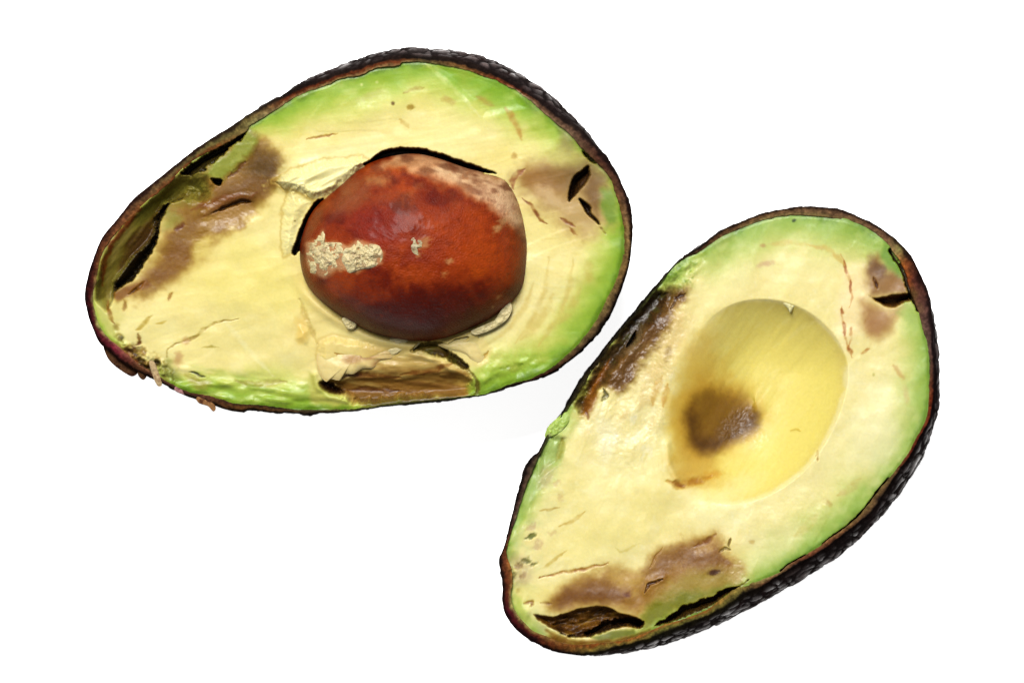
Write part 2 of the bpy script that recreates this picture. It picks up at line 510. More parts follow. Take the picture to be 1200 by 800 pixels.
    return mesh_obj("skin", V, Fc[:, ::-1], M_skin, parent, col=np.clip(lin(np.clip(col, 0, 255)) / KEXP, 0, 0.9), attrs={"wet": gloss})

def empty(name, x, y, label, cat, group):
    o = bpy.data.objects.new(name, None)
    o.empty_display_size = 0.02
    scene.collection.objects.link(o)
    o.location = (float(wx(x)), float(wy(y)), 0)
    o["label"] = label; o["category"] = cat; o["group"] = group
    return o

# =================================================================== half with the seed
A_SIL = [(195,200),(180,212),(160,228),(150,238),(135,257),(121,273),(113,288),(105,310),(99,334),(97.5,350),(101,368),(107,385),(115,402),(124,410),(140,424),(160,436),(187,450),(208,460),(230,469),(250,476),(265,481),(283,484),(293,482),(327,486),(335,484),(362,488),(370,486),(407,483),(457,477),(507,472),(540,468),(577,461),(602,453),(627,446),(643,440),(660,430),(690,405),(710,380),(723,355),(733,328),(739,303),(742,273),(740,243),(732,222),(719,195),(707,178),(690,156),(668,132),(640,106),(618,91),(593,77),(570,67),(547,61),(522,57),(497,56),(472,56),(447,60),(422,67),(397,76),(380,84),(362,91),(347,99),(337,107),(317,117),(293,132),(267,149),(242,165),(217,183)]
A_RIM = [(196,201),(181,213),(161,229),(151,239),(136,258),(122,274),(114,289),(106,311),(100,334),(98.5,350),(102,368),(108,385),(116,402),(125,409),(141,423),(160,435),(187,448),(208,459),(230,468),(250,475),(265,480),(283,483),(293,481),(327,484),(335,483),(362,486),(370,484),(407,482),(457,476),(507,471),(540,467),(577,460),(602,452),(627,445),(642,439),(659,429),(689,404),(709,379),(722,355),(732,328),(738,303),(741,273),(738,245),(730,220),(712,188),(702,177),(687,160),(677,150),(653,137),(640,125),(618,111),(585,91),(563,83),(547,77),(522,71),(500,70),(480,68),(463,69),(438,75),(413,82),(395,88),(367,97),(350,103),(330,114),(317,120),(293,134),(267,151),(242,166),(217,184)]
A_FL = [(207,207),(190,222),(168,241),(147,261),(127,284),(118,300),(112,330),(108,350),(112,370),(117,383),(127,397),(138,406),(150,417),(163,428),(180,437),(195,447),(207,453),(222,459),(240,463),(260,468),(277,473),(302,474),(327,477),(345,480),(362,480),(375,480),(407,479),(423,478),(457,473),(507,468),(543,464),(563,462),(585,455),(597,450),(623,443),(647,430),(663,417),(680,400),(692,385),(700,373),(708,357),(720,332),(727,312),(730,297),(731,273),(728,252),(722,230),(713,207),(697,190),(682,175),(667,158),(653,147),(630,127),(613,113),(585,97),(560,88),(538,81),(522,78),(497,74),(473,74),(467,78),(447,80),(435,83),(423,89),(400,93),(383,101),(360,109),(338,120),(323,130),(295,147),(288,155),(260,171),(237,182),(218,196)]
A_C = np.array([430.0, 288.0])
A_SEED = [(351,300),(356,270),(369,244),(398,217),(421,197),(447,186),(480,180),(509,184),(548,197),(587,207),(600,218),(611,241),(618,274),(619,300),(615,332),(603,352),(580,371),(548,387),(515,398),(489,400),(463,397),(434,389),(405,374),(379,355),(359,332)]
A_SC = np.array([486.0, 292.0])
def A_z(x, y): return FACE + 6 + ((x - 430) * 0.5 - (y - 288) * 0.86) * 0.075

OLIVE = (136, 134, 66); DKBR = (58, 38, 20)
def build_A():
    org = (float(wx(A_C[0])), float(wy(A_C[1])))
    root = empty("avocado_half", A_C[0], A_C[1], "avocado half with the big glossy brown seed still in it, lying cut face up", "avocado half", "cut avocado halves")
    cv = smooth_closed(A_FL, 1500)
    rr = np.hypot(cv[:, 0] - A_C[0], cv[:, 1] - A_C[1])
    cvx = A_C + (cv - A_C) * ((rr + 1.6) / rr)[:, None]
    x, y = ring_grid(cvx, A_C, 235)
    F = Face(x, y)
    db = -sd_poly(x, y, cv, 400)                       # distance inside the flesh edge
    # ---------------- pigment: yellow ground
    F.c[:] = (250, 235, 154)
    lowf = noise(x, y, 70, 41)
    F.mix(sm(-0.2, 0.9, lowf), (250, 240, 170), 0.7)
    F.mix(sm(0.1, 0.9, -lowf), (244, 226, 130), 0.6)
    F.blob(300, 330, 90, (246, 230, 128), 0.75, 55, 10)
    F.blob(300, 400, 110, (240, 226, 146), 0.8, 40, 12)
    F.blob(390, 190, 75, (252, 244, 178), 0.8, 30, -12)
    F.blob(540, 150, 95, (249, 240, 164), 0.6, 40, 10)
    F.blob(650, 340, 50, (250, 236, 158), 0.6, 70, 25)
    F.blob(365, 380, 36, (240, 218, 138), 0.6, 55, 50)
    fib = noise(x, y, 5, 42, sx=9, ang=-6)
    F.mix(sm(0.2, 1.0, fib) * (1 - sm(40, 90, np.abs(y - 170))), (253, 250, 206), 0.14)
    rad = np.degrees(np.arctan2(y - A_SC[1], x - A_SC[0]))
    fr = noise(rad * 3.0, np.hypot(x - A_SC[0], y - A_SC[1]) * 0.22, 6, 43)
    F.mix(sm(0.3, 1.1, fr) * sm(600, 640, x + (y - 300) * .2), (252, 248, 200), 0.45)
    F.mix(sm(0.4, 1.1, -fr) * sm(600, 640, x), (236, 214, 126), 0.4)
    # ---------------- green rim
    g = along([(295,147,20,.7),(323,130,34,1),(400,95,46,1),(467,78,50,1),(522,78,46,1),(585,97,52,1),(630,127,50,.9),(667,158,38,.6),(697,190,26,.5),
               (722,235,22,.75),(731,273,36,1),(727,312,44,1),(700,373,46,1),(663,417,46,1),(623,443,46,1),(585,455,44,1),(563,462,22,.9),(543,464,9,.5),
               (457,473,8,.7),(407,479,12,.8),(375,480,26,1),(327,477,44,1),(277,473,44,1),(240,463,34,.95),(207,453,26,.75),(180,437,12,.4),(150,417,8,.2),
               (127,397,16,.55),(112,370,14,.5),(108,350,10,.3),(127,284,6,.2),(168,241,6,.3),(218,196,6,.3)], cv, 2)
    gw, gi = g[:, 0][None], g[:, 1][None]
    dn = db + noise(x, y, 22, 44) * 5 + noise(x, y, 7, 45) * 1.5
    t = dn / (gw * 1.12)
    F.mix((1 - sm(0.35, 1.35, t)) * gi, (222, 224, 122))
    F.mix((1 - sm(0.1, 0.95, t)) * gi, (178, 206, 84))
    F.mix((1 - sm(0.0, 0.5, t)) * gi, (148, 186, 62), 0.85)
    F.mix((1 - sm(0.0, 0.16, t)) * gi, (104, 138, 44), 0.6)
    # wedge seen where two knife strokes meet, at the top
    wdg = sd_poly(x, y, [(500,74),(520,92),(550,122),(566,140),(620,128),(600,98),(560,84),(520,76)])
    F.mix((1 - sm(-3, 3, wdg)) * (1 - sm(10, 52, db)), (146, 192, 66), 0.55)
    F.h -= 2.0 * (1 - sm(-9, 1, wdg))
    F.stroke([(500,77),(520,93),(548,121),(563,138)], 3, (240, 244, 176), 0.5, soft=3)
    F.mix(sm(.2, 1, noise(x, y, 26, 354, 3, sx=1.5, ang=-14)), (242, 220, 130), .3); F.mix(sm(.3, 1, noise(x, y, 20, 355, 3, sx=1.5, ang=-14)), (252, 242, 182), .25)
    for sd_, sc_, st_, am_ in ((361, 60, 3.2, 0.42), (362, 34, 3.0, 0.16)):
        nn = noise(x, y, sc_, sd_, 2, sx=st_, ang=-16)
        F.h += am_ * (sm(-0.05, 0.05, nn) + 0.8 * sm(0.40, 0.55, nn)) * np.clip(0.5 + noise(x, y, 70, sd_ + 20, 2), 0.05, 1)
    # ---------------- relief
    F.h += noise(x, y, 60, 46) * 2.2 + noise(x, y, 34, 351, 2, sx=3.5, ang=-20) * 1.2 + noise(x, y, 18, 47, 2) * 0.25 + noise(x, y, 5, 48) * 0.04
    F.h += noise(x, y, 7, 49, sx=8, ang=-8) * (0.04 + 0.12 * sm(225, 190, y))
    lump = (1 - sm(14, 44, db)) * sm(180, 230, x) * (1 - sm(370, 400, x)) * sm(400, 430, y)
    F.h += lump * (noise(x, y, 11, 50, 2, sx=3.2, ang=8) * 3.4 + noise(x, y, 6, 51, 2, sx=2) * 0.4)
    F.mix(lump * sm(0.1, 0.9, noise(x, y, 12, 52, sx=2.5, ang=8)), (200, 224, 122), 0.5)
    F.mix(lump * sm(0.2, 1, noise(x, y, 10, 53, sx=2.5, ang=8)), (128, 166, 58), 0.5)
    # right end below the crack: torn green lumps
    lump2 = 1 - sm(-12, 10, sd_poly(x, y, [(548,440),(575,405),(620,410),(640,425),(600,452),(566,463)]))
    F.h += lump2 * (noise(x, y, 14, 54, 2, sx=1.8, ang=-30) * 3.0 + noise(x, y, 5, 55) * 0.35)
    F.mix(lump2 * sm(-0.1, 0.9, noise(x, y, 11, 56)), (190, 220, 98), 0.6)
    F.stroke([(588,432),(600,430),(612,426)], 4, (128, 150, 52), 0.7, dip=1.5, soft=4)
    # tangential tan streaks on the right
    for pts, w in (([(680,338),(674,352),(668,364),(655,380)], 4), ([(648,345),(642,360),(634,374),(622,388),(610,398)], 5), ([(690,312),(689,326)], 3)):
        F.stroke(pts, w, (214, 184, 104), 0.4, soft=6)
    for pts in ([(622,330),(612,358),(592,384),(566,402)], [(640,300),(636,340),(620,374),(600,400)], [(668,300),(664,336),(650,372),(628,404)]):
        F.h += 0.5 * np.exp(-(d_line(x + noise(x, y, 20, 370) * 4, y, pts) / 4.5) ** 2)
        F.stroke([(a + 3, b + 2) for a, b in pts], 2, (226, 196, 112), .45, soft=4)
    # ---------------- rotten upper left
    R1 = [(262,168),(300,160),(322,175),(334,196),(328,214),(312,232),(303,250),(286,264),(262,276),(242,292),(226,306),(206,326),(186,340),(160,350),(138,352),(148,335),(163,320),(182,298),(187,275),(193,252),(203,240),(225,238),(243,236),(238,212),(250,200)]
    F.patch([(198,212),(240,180),(290,150),(304,160),(276,204),(264,224),(242,244),(214,246),(188,256),(180,284),(150,330),(130,350),(108,352),(112,318),(128,284),(150,258),(170,238)], (140, 136, 68), 5, 1.0, 2, 60)
    F.patch(R1, (222, 190, 110), 22, 0.7, 7, 61)
    m = F.patch(R1, (170, 130, 72), 12, 0.95, 6, 61, off=3)
    F.h += m * (noise(x, y, 18, 62, 2, sx=2, ang=-35) * 0.7 + noise(x, y, 4, 63, 2) * 0.14)
    F.mix(m * sm(0.0, 0.9, noise(x, y, 26, 64, sx=2, ang=-35)), (142, 98, 50), 0.75)
    F.mix(m * sm(0.15, 1.0, noise(x, y, 13, 65, sx=2.5, ang=-30)), (216, 184, 122), 0.6)
    F.patch([(300,172),(322,182),(330,200),(316,216),(296,212),(284,196)], (112, 82, 40), 16, 0.95, 4, 66)
    F.patch([(262,220),(300,205),(320,215),(306,232),(272,240),(246,244)], (138, 98, 58), 9, 0.75, 4, 67)
    F.patch([(258,280),(240,296),(215,318),(190,330),(182,318),(202,294),(226,282)], (150, 104, 52), 12, 0.75, 5, 68)
    F.patch([(240,240),(284,240),(296,246),(272,262),(248,258)], (186, 146, 94), 6, 0.75, 3, 69)
    F.stroke([(224,246),(244,238),(262,232),(282,228)], 5, (150, 94, 58), .75, soft=4)
    F.stroke([(268,208),(278,200),(288,190)], 5, (112, 66, 34), 0.75, dip=2)
    F.stroke([(207,268),(214,262)], 4, (116, 56, 36), 0.8, dip=1)
    F.patch([(228,285),(246,272),(252,282),(240,300),(230,310),(226,300)], (240, 220, 130), 6, 0.8, 4, 70)
    F.patch([(196,250),(206,244),(214,256),(204,268),(190,272)], (166, 172, 92), 5, 0.6, 3, 72)
    # olive flap of flesh
    fl = F.patch([(238,206),(250,192),(266,178),(290,156),(302,162),(296,176),(278,196),(262,210),(250,208)], (158, 166, 78), 5, 0.95, 3.5, 71)
    F.h += fl * 1.5
    F.mix(fl * sm(0.2, 1, noise(x, y, 9, 73)), (196, 200, 116), 0.5)
    # sloping olive wall from the peel down to the split
    W1 = [(204,210),(190,224),(168,243),(147,263),(127,287),(119,303),(113,332),(112,352),(124,366),(131,352),(133,330),(140,322),(156,300),(174,283),(182,268),(184,250),(192,238),(204,236),(218,230),(240,236),(246,220),(240,208),(226,204),(214,204)]
    w = sd_poly(x, y, W1)
    wsx = sm(196, 228, x)
    wn = (w + noise(x, y, 9, 356) * (1 + 3 * wsx) + 4 + 10 * wsx) / (6 + 16 * wsx)
    wm = 1 - sm(0, 1, wn)
    F.mix(wm, (134, 122, 62), 0.95)
    F.mix(wm * sm(0.0, 0.8, noise(x, y, 9, 74, sx=7, ang=-52)), (96, 66, 30), 0.8)
    F.mix(wm * sm(0.2, 0.9, noise(x, y, 8, 75, sx=6, ang=-52)), (170, 150, 84), 0.7)
    F.mix(wm * (1 - sm(-8, 14, (x - 165) * 0.62 + (y - 262) * 0.78 - 26 + noise(x, y, 10, 76) * 4)) * 0 , OLIVE, 0.0)
    F.patch([(200,216),(182,232),(160,252),(150,272),(166,262),(184,246),(200,234),(222,226),(244,226),(240,210),(222,206)], (142, 136, 66), 7, 0.85, 4, 77)
    F.patch([(150,262),(130,290),(122,318),(120,345),(126,352),(128,320),(140,292),(158,268)], (158, 142, 84), 4, 0.8, 3, 78)
    F.stroke([(166,243),(148,262),(130,286),(121,308),(117,335)], 4, (134, 60, 28), 0.85, soft=2)
    F.patch([(158,276),(172,262),(182,262),(176,280),(156,296),(144,312),(138,318),(142,300)], (92, 64, 32), 5, 0.85, 4, 79)
    split_d = d_line(x, y, [(218,232),(200,238),(188,262),(180,285),(160,312),(134,340)], 60)
    F.h -= wm * (26 * (1 - sm(0, 46, split_d)) + 5 * sm(0, 14, db)) + wm * noise(x, y, 8, 80, sx=5, ang=-52) * 2.0
    # fold
    C5 = [(241,254),(250,247),(265,240),(278,233),(290,233),(296,238),(284,239),(266,245),(250,251)]
    F.h -= 4 * (1 - sm(-2, 16, sd_poly(x, y, [(244,252),(266,242),(290,236),(300,244),(276,254),(252,258)])))
    F.h += 2.6 * (1 - sm(0, 8, d_line(x + noise(x, y, 7, 359) * 1.5, y + noise(x, y, 7, 360) * 2.0, [(240,252),(252,244),(266,237),(280,231),(294,231)])))
    F.stroke([(238,254),(252,245),(266,238),(280,232),(294,232),(302,226)], 4, (140, 88, 54), .7, soft=3)
    F.carve(C5, 7, 3, 1.0, tilt=(-0.3, -0.95), rgb=(112, 74, 40), feather=2)
    # deep splits
    F.carve([(292,152),(275,160),(262,170),(247,177),(230,187),(207,206),(222,208),(238,200),(250,190),(267,178),(284,164)], 24, 4, 2.4, tilt=(-0.5, -0.85), rgb=(66, 56, 28), feather=2)
    F.carve([(218,231),(203,236),(194,247),(187,264),(187,278),(180,294),(160,322),(152,332),(131,343),(132,331),(138,323),(155,301),(173,284),(180,271),(179,254),(188,241),(201,235)], 30, 6, 1.8, tilt=(0.8, 0.55), rgb=(64, 50, 26), feather=2)
    F.carve([(246,208),(262,210),(258,219),(250,216)], 26, 3, 0.6, rgb=(70, 56, 26))
    F.stroke([(168,330),(160,338),(150,345)], 2.2, (60, 38, 18), 1, dip=7)
    F.patch([(130,344),(152,334),(172,328),(176,334),(150,346),(136,356)], (150, 98, 44), 3, 0.85, 2, 81)
    # ---------------- right end rot
    m = F.patch([(600,206),(614,194),(640,194),(668,188),(690,186),(712,206),(716,232),(712,262),(700,270),(682,280),(664,268),(640,250),(620,236),(606,224)], (200, 168, 120), 16, 0.9, 7, 82)
    F.blob(633, 214, 26, (178, 130, 82), 0.85, 15, 20)
    F.patch([(640,200),(668,196),(684,192),(676,206),(668,222),(650,216)], (134, 108, 74), 15, 0.95, 5, 83)
    F.patch([(676,186),(696,190),(710,206),(714,226),(700,216),(684,206),(668,214),(660,200)], (140, 116, 78), 10, .85, 4, 139)
    F.patch([(616,206),(640,196),(668,200),(664,232),(646,236),(628,226)], (176, 134, 90), 14, 0.7, 5, 138)
    F.patch([(692,206),(700,214),(704,240),(700,256),(692,244),(684,226)], (146, 112, 72), 7, 0.95, 3, 84)
    F.patch([(704,224),(716,222),(722,240),(722,262),(712,266),(704,246)], (134, 164, 66), 5, 0.9, 3, 85)
    F.patch([(658,150),(668,160),(676,174),(668,184),(652,176)], (158, 142, 104), 9, 0.7, 4, 86)
    F.patch([(640,180),(664,176),(686,184),(680,194),(650,194)], (206, 200, 120), 8, 0.6, 4, 87)
    F.blob(646, 232, 26, (232, 204, 160), 0.7, 10, 35)
    F.stroke([(613,233),(623,242),(634,257),(641,264)], 2.4, (142, 78, 40), 0.85, dip=0.4)
    F.stroke([(657,256),(665,261),(673,266)], 2.4, (152, 92, 56), 0.85, dip=1)
    F.stroke([(666,267),(672,272),(677,276)], 2.0, (160, 98, 62), 0.7, dip=.6)
    F.stroke([(602,222),(600,212),(606,204),(615,198)], 5, (166, 96, 84), 0.7, dip=1.2)
    F.carve([(666,239),(666,222),(671,208),(683,198),(690,193),(692,205),(685,218),(678,226),(671,232)], 26, 3, 0.9, tilt=(-0.85, -0.5), rgb=(74, 50, 30))
    F.carve([(677,232),(687,237),(692,243),(693,251),(700,257),(704,266),(695,258),(688,252),(683,243)], 24, 2.5, 0.9, tilt=(-0.6, 0.8), rgb=(74, 50, 30))
    F.stroke([(703,265),(709,275)], 1.8, (120, 90, 44), 0.9, dip=3)
    F.carve([(682,176),(694,184),(700,192),(694,192),(684,184)], 14, 2, 0.8, rgb=(70, 60, 30))
    # ---------------- small marks
    br = (172, 122, 52)
    F.stroke([(360,163),(378,160),(396,156)], 2.2, br, 0.9, dip=.5)
    F.stroke([(473,111),(483,106),(497,103)], 3, (176, 150, 66), 0.8, soft=2)
    F.blob(461, 122, 2.4, (120, 90, 40), 0.9); F.blob(482, 126, 5, (176, 146, 66), 0.8, 3.5)
    F.stroke([(520,117),(531,121)], 4, (208, 180, 110), 0.7, soft=3); F.stroke([(557,113),(566,118),(580,126)], 3, (190, 168, 88), 0.7, soft=3)
    F.stroke([(468,142),(478,147),(480,150)], 2.5, (214, 184, 110), 0.7, soft=2)
    F.blob(436, 112, 18, (186, 190, 92), 0.55, 5, -18)
    F.blob(425, 118, 30, (206, 206, 110), 0.4, 6, -18)
    F.stroke([(592,127),(600,138),(608,152),(612,164)], 4, (206, 160, 92), 0.75, soft=3)
    F.blob(603, 183, 4, (190, 150, 84), 0.6)
    for p in (430, 448): F.blob(p - 6, 97 + (p == 430) * 3, 2.2, (222, 232, 150), 0.8)
    F.stroke([(201,343),(198,352)], 2, br, 0.9, dip=.6)
    F.stroke([(177,370),(168,380),(158,387)], 3, (186, 156, 66), 0.75, soft=2, dip=.8)
    F.stroke([(195,376),(183,380)], 2, (206, 180, 88), 0.7)
    F.stroke([(280,374),(264,375),(252,378),(238,387),(228,395),(214,400),(203,403),(196,409),(194,418)], 1.8, (168, 140, 70), 0.8, dip=1.0)
    F.stroke([(236,408),(246,406),(256,407)], 1.4, (186, 170, 90), 0.8)
    F.stroke([(262,376),(300,420),(320,440)], 3, (250, 244, 180), 0.5, soft=3)
    F.blob(217, 399, 5, (210, 170, 120), 0.6); F.blob(208, 420, 6, (206, 164, 122), 0.7, 9)
    F.blob(135, 383, 4.5, (126, 86, 40), 0.9, 5); F.blob(141, 396, 3.6, (86, 78, 40), 0.95)
    F.stroke([(162,390),(163,400),(158,404)], 2.5, (120, 72, 40), 0.9, dip=2); F.blob(156, 408, 6, (96, 60, 34), 0.9, 4, 40)
    for (a, b, r1, r2) in ((164,424,8,5),(182,426,6,4),(150,412,6,4),(172,432,9,4)):
        mm = F.blob(a, b, r1, (70, 52, 30), 0.85, r2, 20); F.h -= mm * 6
    st = sd_poly(x, y, [(136,392),(150,402),(166,408),(190,420),(202,436),(206,450),(184,440),(160,428),(146,416)])
    stm = 1 - sm(-5, 5, st + noise(x, y, 8, 133) * 3)
    F.h += stm * (noise(x, y, 7, 134, 3) * 4.5)
    F.mix(stm * sm(-.1, .6, noise(x, y, 9, 135)), (146, 112, 66), .75); F.mix(stm * sm(.2, .8, noise(x, y, 6, 136)), (74, 50, 32), .8); F.mix(stm * sm(.35, .9, noise(x, y, 6, 137)), (226, 206, 150), .8)
    F.patch([(126,398),(140,406),(158,420),(164,432),(152,430),(138,418),(128,408)], (188, 100, 92), 5, 0.85, 3, 88)
    F.blob(139, 413, 7, (160, 44, 78), 0.8, 4, 45)
    F.patch([(112,352),(118,352),(126,372),(136,386),(142,400),(130,396),(118,380)], (206, 206, 120), 5, 0.8, 3, 89)
    F.patch([(128,352),(142,356),(146,372),(138,382),(130,374)], (232, 222, 138), 5, 0.7, 3, 90)
    F.stroke([(124,352),(128,368),(133,380)], 3, (140, 84, 36), 0.7, dip=1)
    F.stroke([(146,352),(145,364)], 3, (150, 106, 50), 0.7, dip=1.2)
    F.patch([(184,430),(196,424),(208,432),(214,448),(200,446),(188,440)], (140, 146, 84), 6, 0.7, 4, 91)
    F.patch([(216,438),(232,440),(246,448),(236,456),(218,450)], (176, 160, 84), 5, 0.7, 4, 92)
    F.stroke([(222,436),(230,438),(240,441)], 2, (70, 70, 34), 0.9, dip=3)
    F.stroke([(275,446),(290,449),(310,450),(335,446)], 4, (190, 166, 110), 0.5, soft=4, dip=1.5)
    F.blob(346, 259, 1.4, (80, 60, 30), 0.95)
    # ---------------- scraped crest above and beside the seed
    for pts, a in (([(325,215),(345,222),(362,228),(378,232)], 4), ([(372,240),(360,262),(350,285)], 3), ([(336,212),(352,196),(372,190)], 2)):
        F.h += a * np.exp(-(d_line(x, y, pts) / 7) ** 2)
    F.stroke([(322,214),(334,222),(350,220),(362,230)], 2, (214, 180, 100), 0.6, dip=2)
    F.patch([(326,198),(352,188),(392,186),(424,190),(400,212),(374,230),(352,224),(330,212)], (252, 244, 172), 8, 0.7, 4, 93)
    F.mix(sm(0.3, 1, noise(x, y, 9, 94)) * (1 - sm(0, 14, np.abs(sd_poly(x, y, [(305,225),(325,200),(380,190),(380,232),(340,300),(320,330)])))), (240, 226, 150), 0.6)
    F.stroke([(352,350),(356,368),(368,392),(372,404)], 3, (202, 172, 98), 0.55, soft=3, dip=2)
    F.patch([(346,372),(358,372),(360,396),(350,402)], (240, 204, 110), 5, 0.6, 3, 95)
    F.h += 4 * (1 - sm(-6, 6, sd_poly(x, y, [(352,384),(360,388),(358,400),(350,396)])))
    for lp, hgt, ed in (([(320,213),(340,200),(380,188),(424,185),(435,190),(424,200),(410,211),(396,223),(380,232),(364,233),(350,225),(336,223)], 11, 4),
                        ([(340,224),(352,228),(366,236),(362,248),(353,264),(346,284),(341,296),(332,300),(330,270),(332,244)], 7, 6)):
        ls = sd_poly(x, y, lp) + noise(x, y, 9, 130) * 1.8 + noise(x, y, 3.5, 131) * 0.7
        F.h += hgt * (1 - sm(-ed * 2.5, ed * 0.3, ls)) * (1 + 0.3 * noise(x, y, 8, 132, 2, sx=4, ang=-25))
        F.mix((1 - sm(-6, 1, ls)) * 0.5, (252, 244, 176))
        F.mix(np.exp(-((ls - 1.5) / 1.6) ** 2), (212, 182, 104), 0.55)
    # torn lower strip
    SL = [(374,398),(390,392),(420,398),(450,403),(470,406),(488,405),(478,412),(458,416),(438,424),(418,434),(403,438),(392,446),(380,442),(374,432),(371,416)]
    sl = sd_poly(x, y, SL)
    F.mix(1 - sm(-2, 4, sl), (240, 218, 140), 0.85)
    F.mix((1 - sm(-10, 4, sl)) * sm(410, 440, x), (212, 176, 110), 0.6)
    F.stroke([(392,414),(406,420),(416,424)], 3, (166, 108, 50), 0.8, soft=2, dip=1.5); F.stroke([(440,424),(450,429)], 4, (160, 112, 70), 0.7, soft=2)
    FLP = [(386,446),(402,440),(416,433),(436,424),(458,416),(478,411),(496,413),(516,420),(533,430),(547,436),(553,446),(553,458),(546,467),(520,468),(470,470),(440,474),(420,474),(400,462),(392,456)]
    fs = sd_poly(x, y, FLP)
    fm = 1 - sm(-9, 5, fs + noise(x, y, 9, 96) * 4)
    v = (y - 412) + (x - 480) * 0.05
    F.mix(fm, (214, 182, 116), 0.9)
    fk = sm(20, 38, v + noise(x, y, 12, 113, sx=5, ang=6) * 8)
    F.mix(fm * fk, (158, 116, 66), 0.95)
    F.mix(fm * sm(0.15, 0.9, noise(x, y, 8, 114, sx=6, ang=5)) * sm(4, 26, v), (126, 88, 50), 0.6)
    F.mix(fm * sm(0.2, 0.9, noise(x, y, 6, 115, sx=5, ang=12)), (234, 204, 136), 0.5)
    F.stroke([(470,438),(495,436),(512,432),(530,425)], 3, (142, 84, 40), .7, soft=3, dip=1.2)
    F.stroke([(400,443),(412,438),(430,438),(450,441),(470,442)], 2.5, (124, 70, 36), .8, soft=3, dip=2)
    F.stroke([(408,456),(440,456),(470,458)], 3, (104, 60, 32), .8, soft=3, dip=2)
    F.blob(545, 448, 14, (226, 190, 108), .75, 10)
    F.patch([(420,468),(470,464),(520,463),(548,466),(540,472),(470,476),(425,478)], (92, 72, 34), 5, .6, 3, 116)
    F.h -= fm * sm(0, 9, db) * (14 * sm(14, 46, v) + 4 * sm(26, 34, v + noise(x, y, 12, 117, sx=3) * 5) - noise(x, y, 8, 118, 2, sx=5, ang=6) * 1.1 - noise(x, y, 4, 119, sx=3) * 0.5)
    F.h += 6 * (1 - sm(-10, 0.5, sl + noise(x, y, 8, 122) * 1.8)) * (1 - sm(415, 470, x))
    F.mix(np.exp(-((sl - 1.0) / 1.8) ** 2) * (1 - sm(395, 420, x)), (200, 166, 92), 0.25)
    pit = F.carve([(372,447),(382,443),(392,449),(400,455),(406,460),(396,463),(384,460),(375,455)], 16, 6, 1.0, rgb=(74, 46, 26), feather=4)
    F.mix(pit * sm(0, .7, noise(x, y, 5, 123, sx=3)), (130, 92, 52), .6)
    F.patch([(362,436),(370,440),(371,452),(384,463),(404,469),(414,473),(392,476),(364,472)], (204, 200, 108), 4, 0.85, 2, 97)
    F.h += 3 * np.exp(-(d_line(x, y, [(369,440),(372,454),(386,465),(412,471)]) / 3.5) ** 2)
    F.patch([(546,452),(556,444),(566,444),(572,456),(560,466),(548,466)], (150, 184, 72), 4, .7, 3, 124)
    CUT = [(548,432),(552,438),(557,446),(557,456),(553,464),(548,468),(556,468),(562,460),(563,448),(557,440)]
    F.carve(CUT, 3.5, 4, 1.6, rgb=(104, 84, 40), feather=3, k=.75)
    BC = [(477,412),(490,402),(505,398),(522,400),(530,411),(542,422),(550,428),(547,433),(534,428),(516,418),(496,413)]
    F.h += 4 * np.exp(-((fs + 4) / 4.0) ** 2) * sm(470, 486, x) * (1 - sm(440, 456, y))
    F.carve(BC, 15, 4, 2.2, tilt=(0.5, -0.8), rgb=(98, 78, 42), feather=3)
    F.mix((1 - sm(-3, 1, sd_poly(x, y, BC))) * sm(0.0, 0.6, noise(x, y, 10, 98)), (104, 100, 46), 0.8)
    F.patch([(514,404),(530,396),(566,392),(576,408),(572,426),(560,430),(546,426),(530,414)], (244, 224, 146), 4, 0.8, 2, 99)
    F.stroke([(560,424),(568,418),(572,412)], 3, (196, 150, 70), 0.7, dip=2)
    F.carve([(524,403),(536,396),(551,394),(543,400),(530,404)], 16, 2, 0.6, rgb=(60, 36, 18))
    # ---------------- hollow that holds the seed
    sc = smooth_closed(A_SEED, 600)
    th = np.arctan2(y - A_SC[1], x - A_SC[0]); rho = np.hypot(x - A_SC[0], y - A_SC[1]) / polar(sc, A_SC, th)
    hol = np.sqrt(np.clip(1 - np.clip(rho / 0.975, 0, 1) ** 2.4, 0, 1))
    F.h = np.where(rho < 0.975, np.minimum(F.h, -3 - 62 * hol), F.h)
    F.mix(1 - sm(0.93, 0.985, rho), (150, 112, 60), 0.9)
    near = (1 - sm(0.98, 1.05, rho)) * (rho > .96)
    F.mix((1 - sm(1.0, 1.16, rho)) * (rho > .96) * sm(300, 370, y + (x - 486) * -0.2), (236, 210, 130), 0.65)
    F.mix(near * sm(300, 360, y), (214, 182, 108), 0.5)
    F.h += 4 * np.exp(-((rho - 1.06) / 0.05) ** 2) * sm(310, 370, y) * (x < 560)
    F.carve([(424,193),(434,187),(444,179),(463,173),(496,174),(522,182),(548,191),(586,204),(567,204),(541,199),(510,191),(480,186),(450,191),(434,197)], 34, 3, 0.8, rgb=(52, 30, 18), feather=1.2)
    F.carve([(381,231),(370,235),(363,245),(352,265),(345,287),(341,296),(346,300),(354,290),(362,270),(370,252),(378,240)], 34, 3, 0.8, rgb=(52, 30, 18), feather=1.2)
    F.soak([(238,246),(300,232),(306,256),(282,270),(250,278),(226,300),(214,300)], .4, 10, .5)
    F.soak([(330,214),(424,188),(392,226),(340,290),(322,250)], .5, 8, .15)
    F.soak([(222,440),(380,444),(420,478),(330,480),(240,466)], .35, 8, .3); F.soak([(566,424),(620,412),(640,430),(580,460)], .35, 8, .25)
    F.soak([(380,410),(480,408),(530,430),(470,436),(400,432)], .3, 8, .1); F.soak([(560,150),(612,170),(600,196),(548,180)], .35, 16, .1)
    # rounded cut edge at the peel
    F.h -= 0.8 * (1 - sm(0, 3.5, db))
    zb = A_z(x, y)
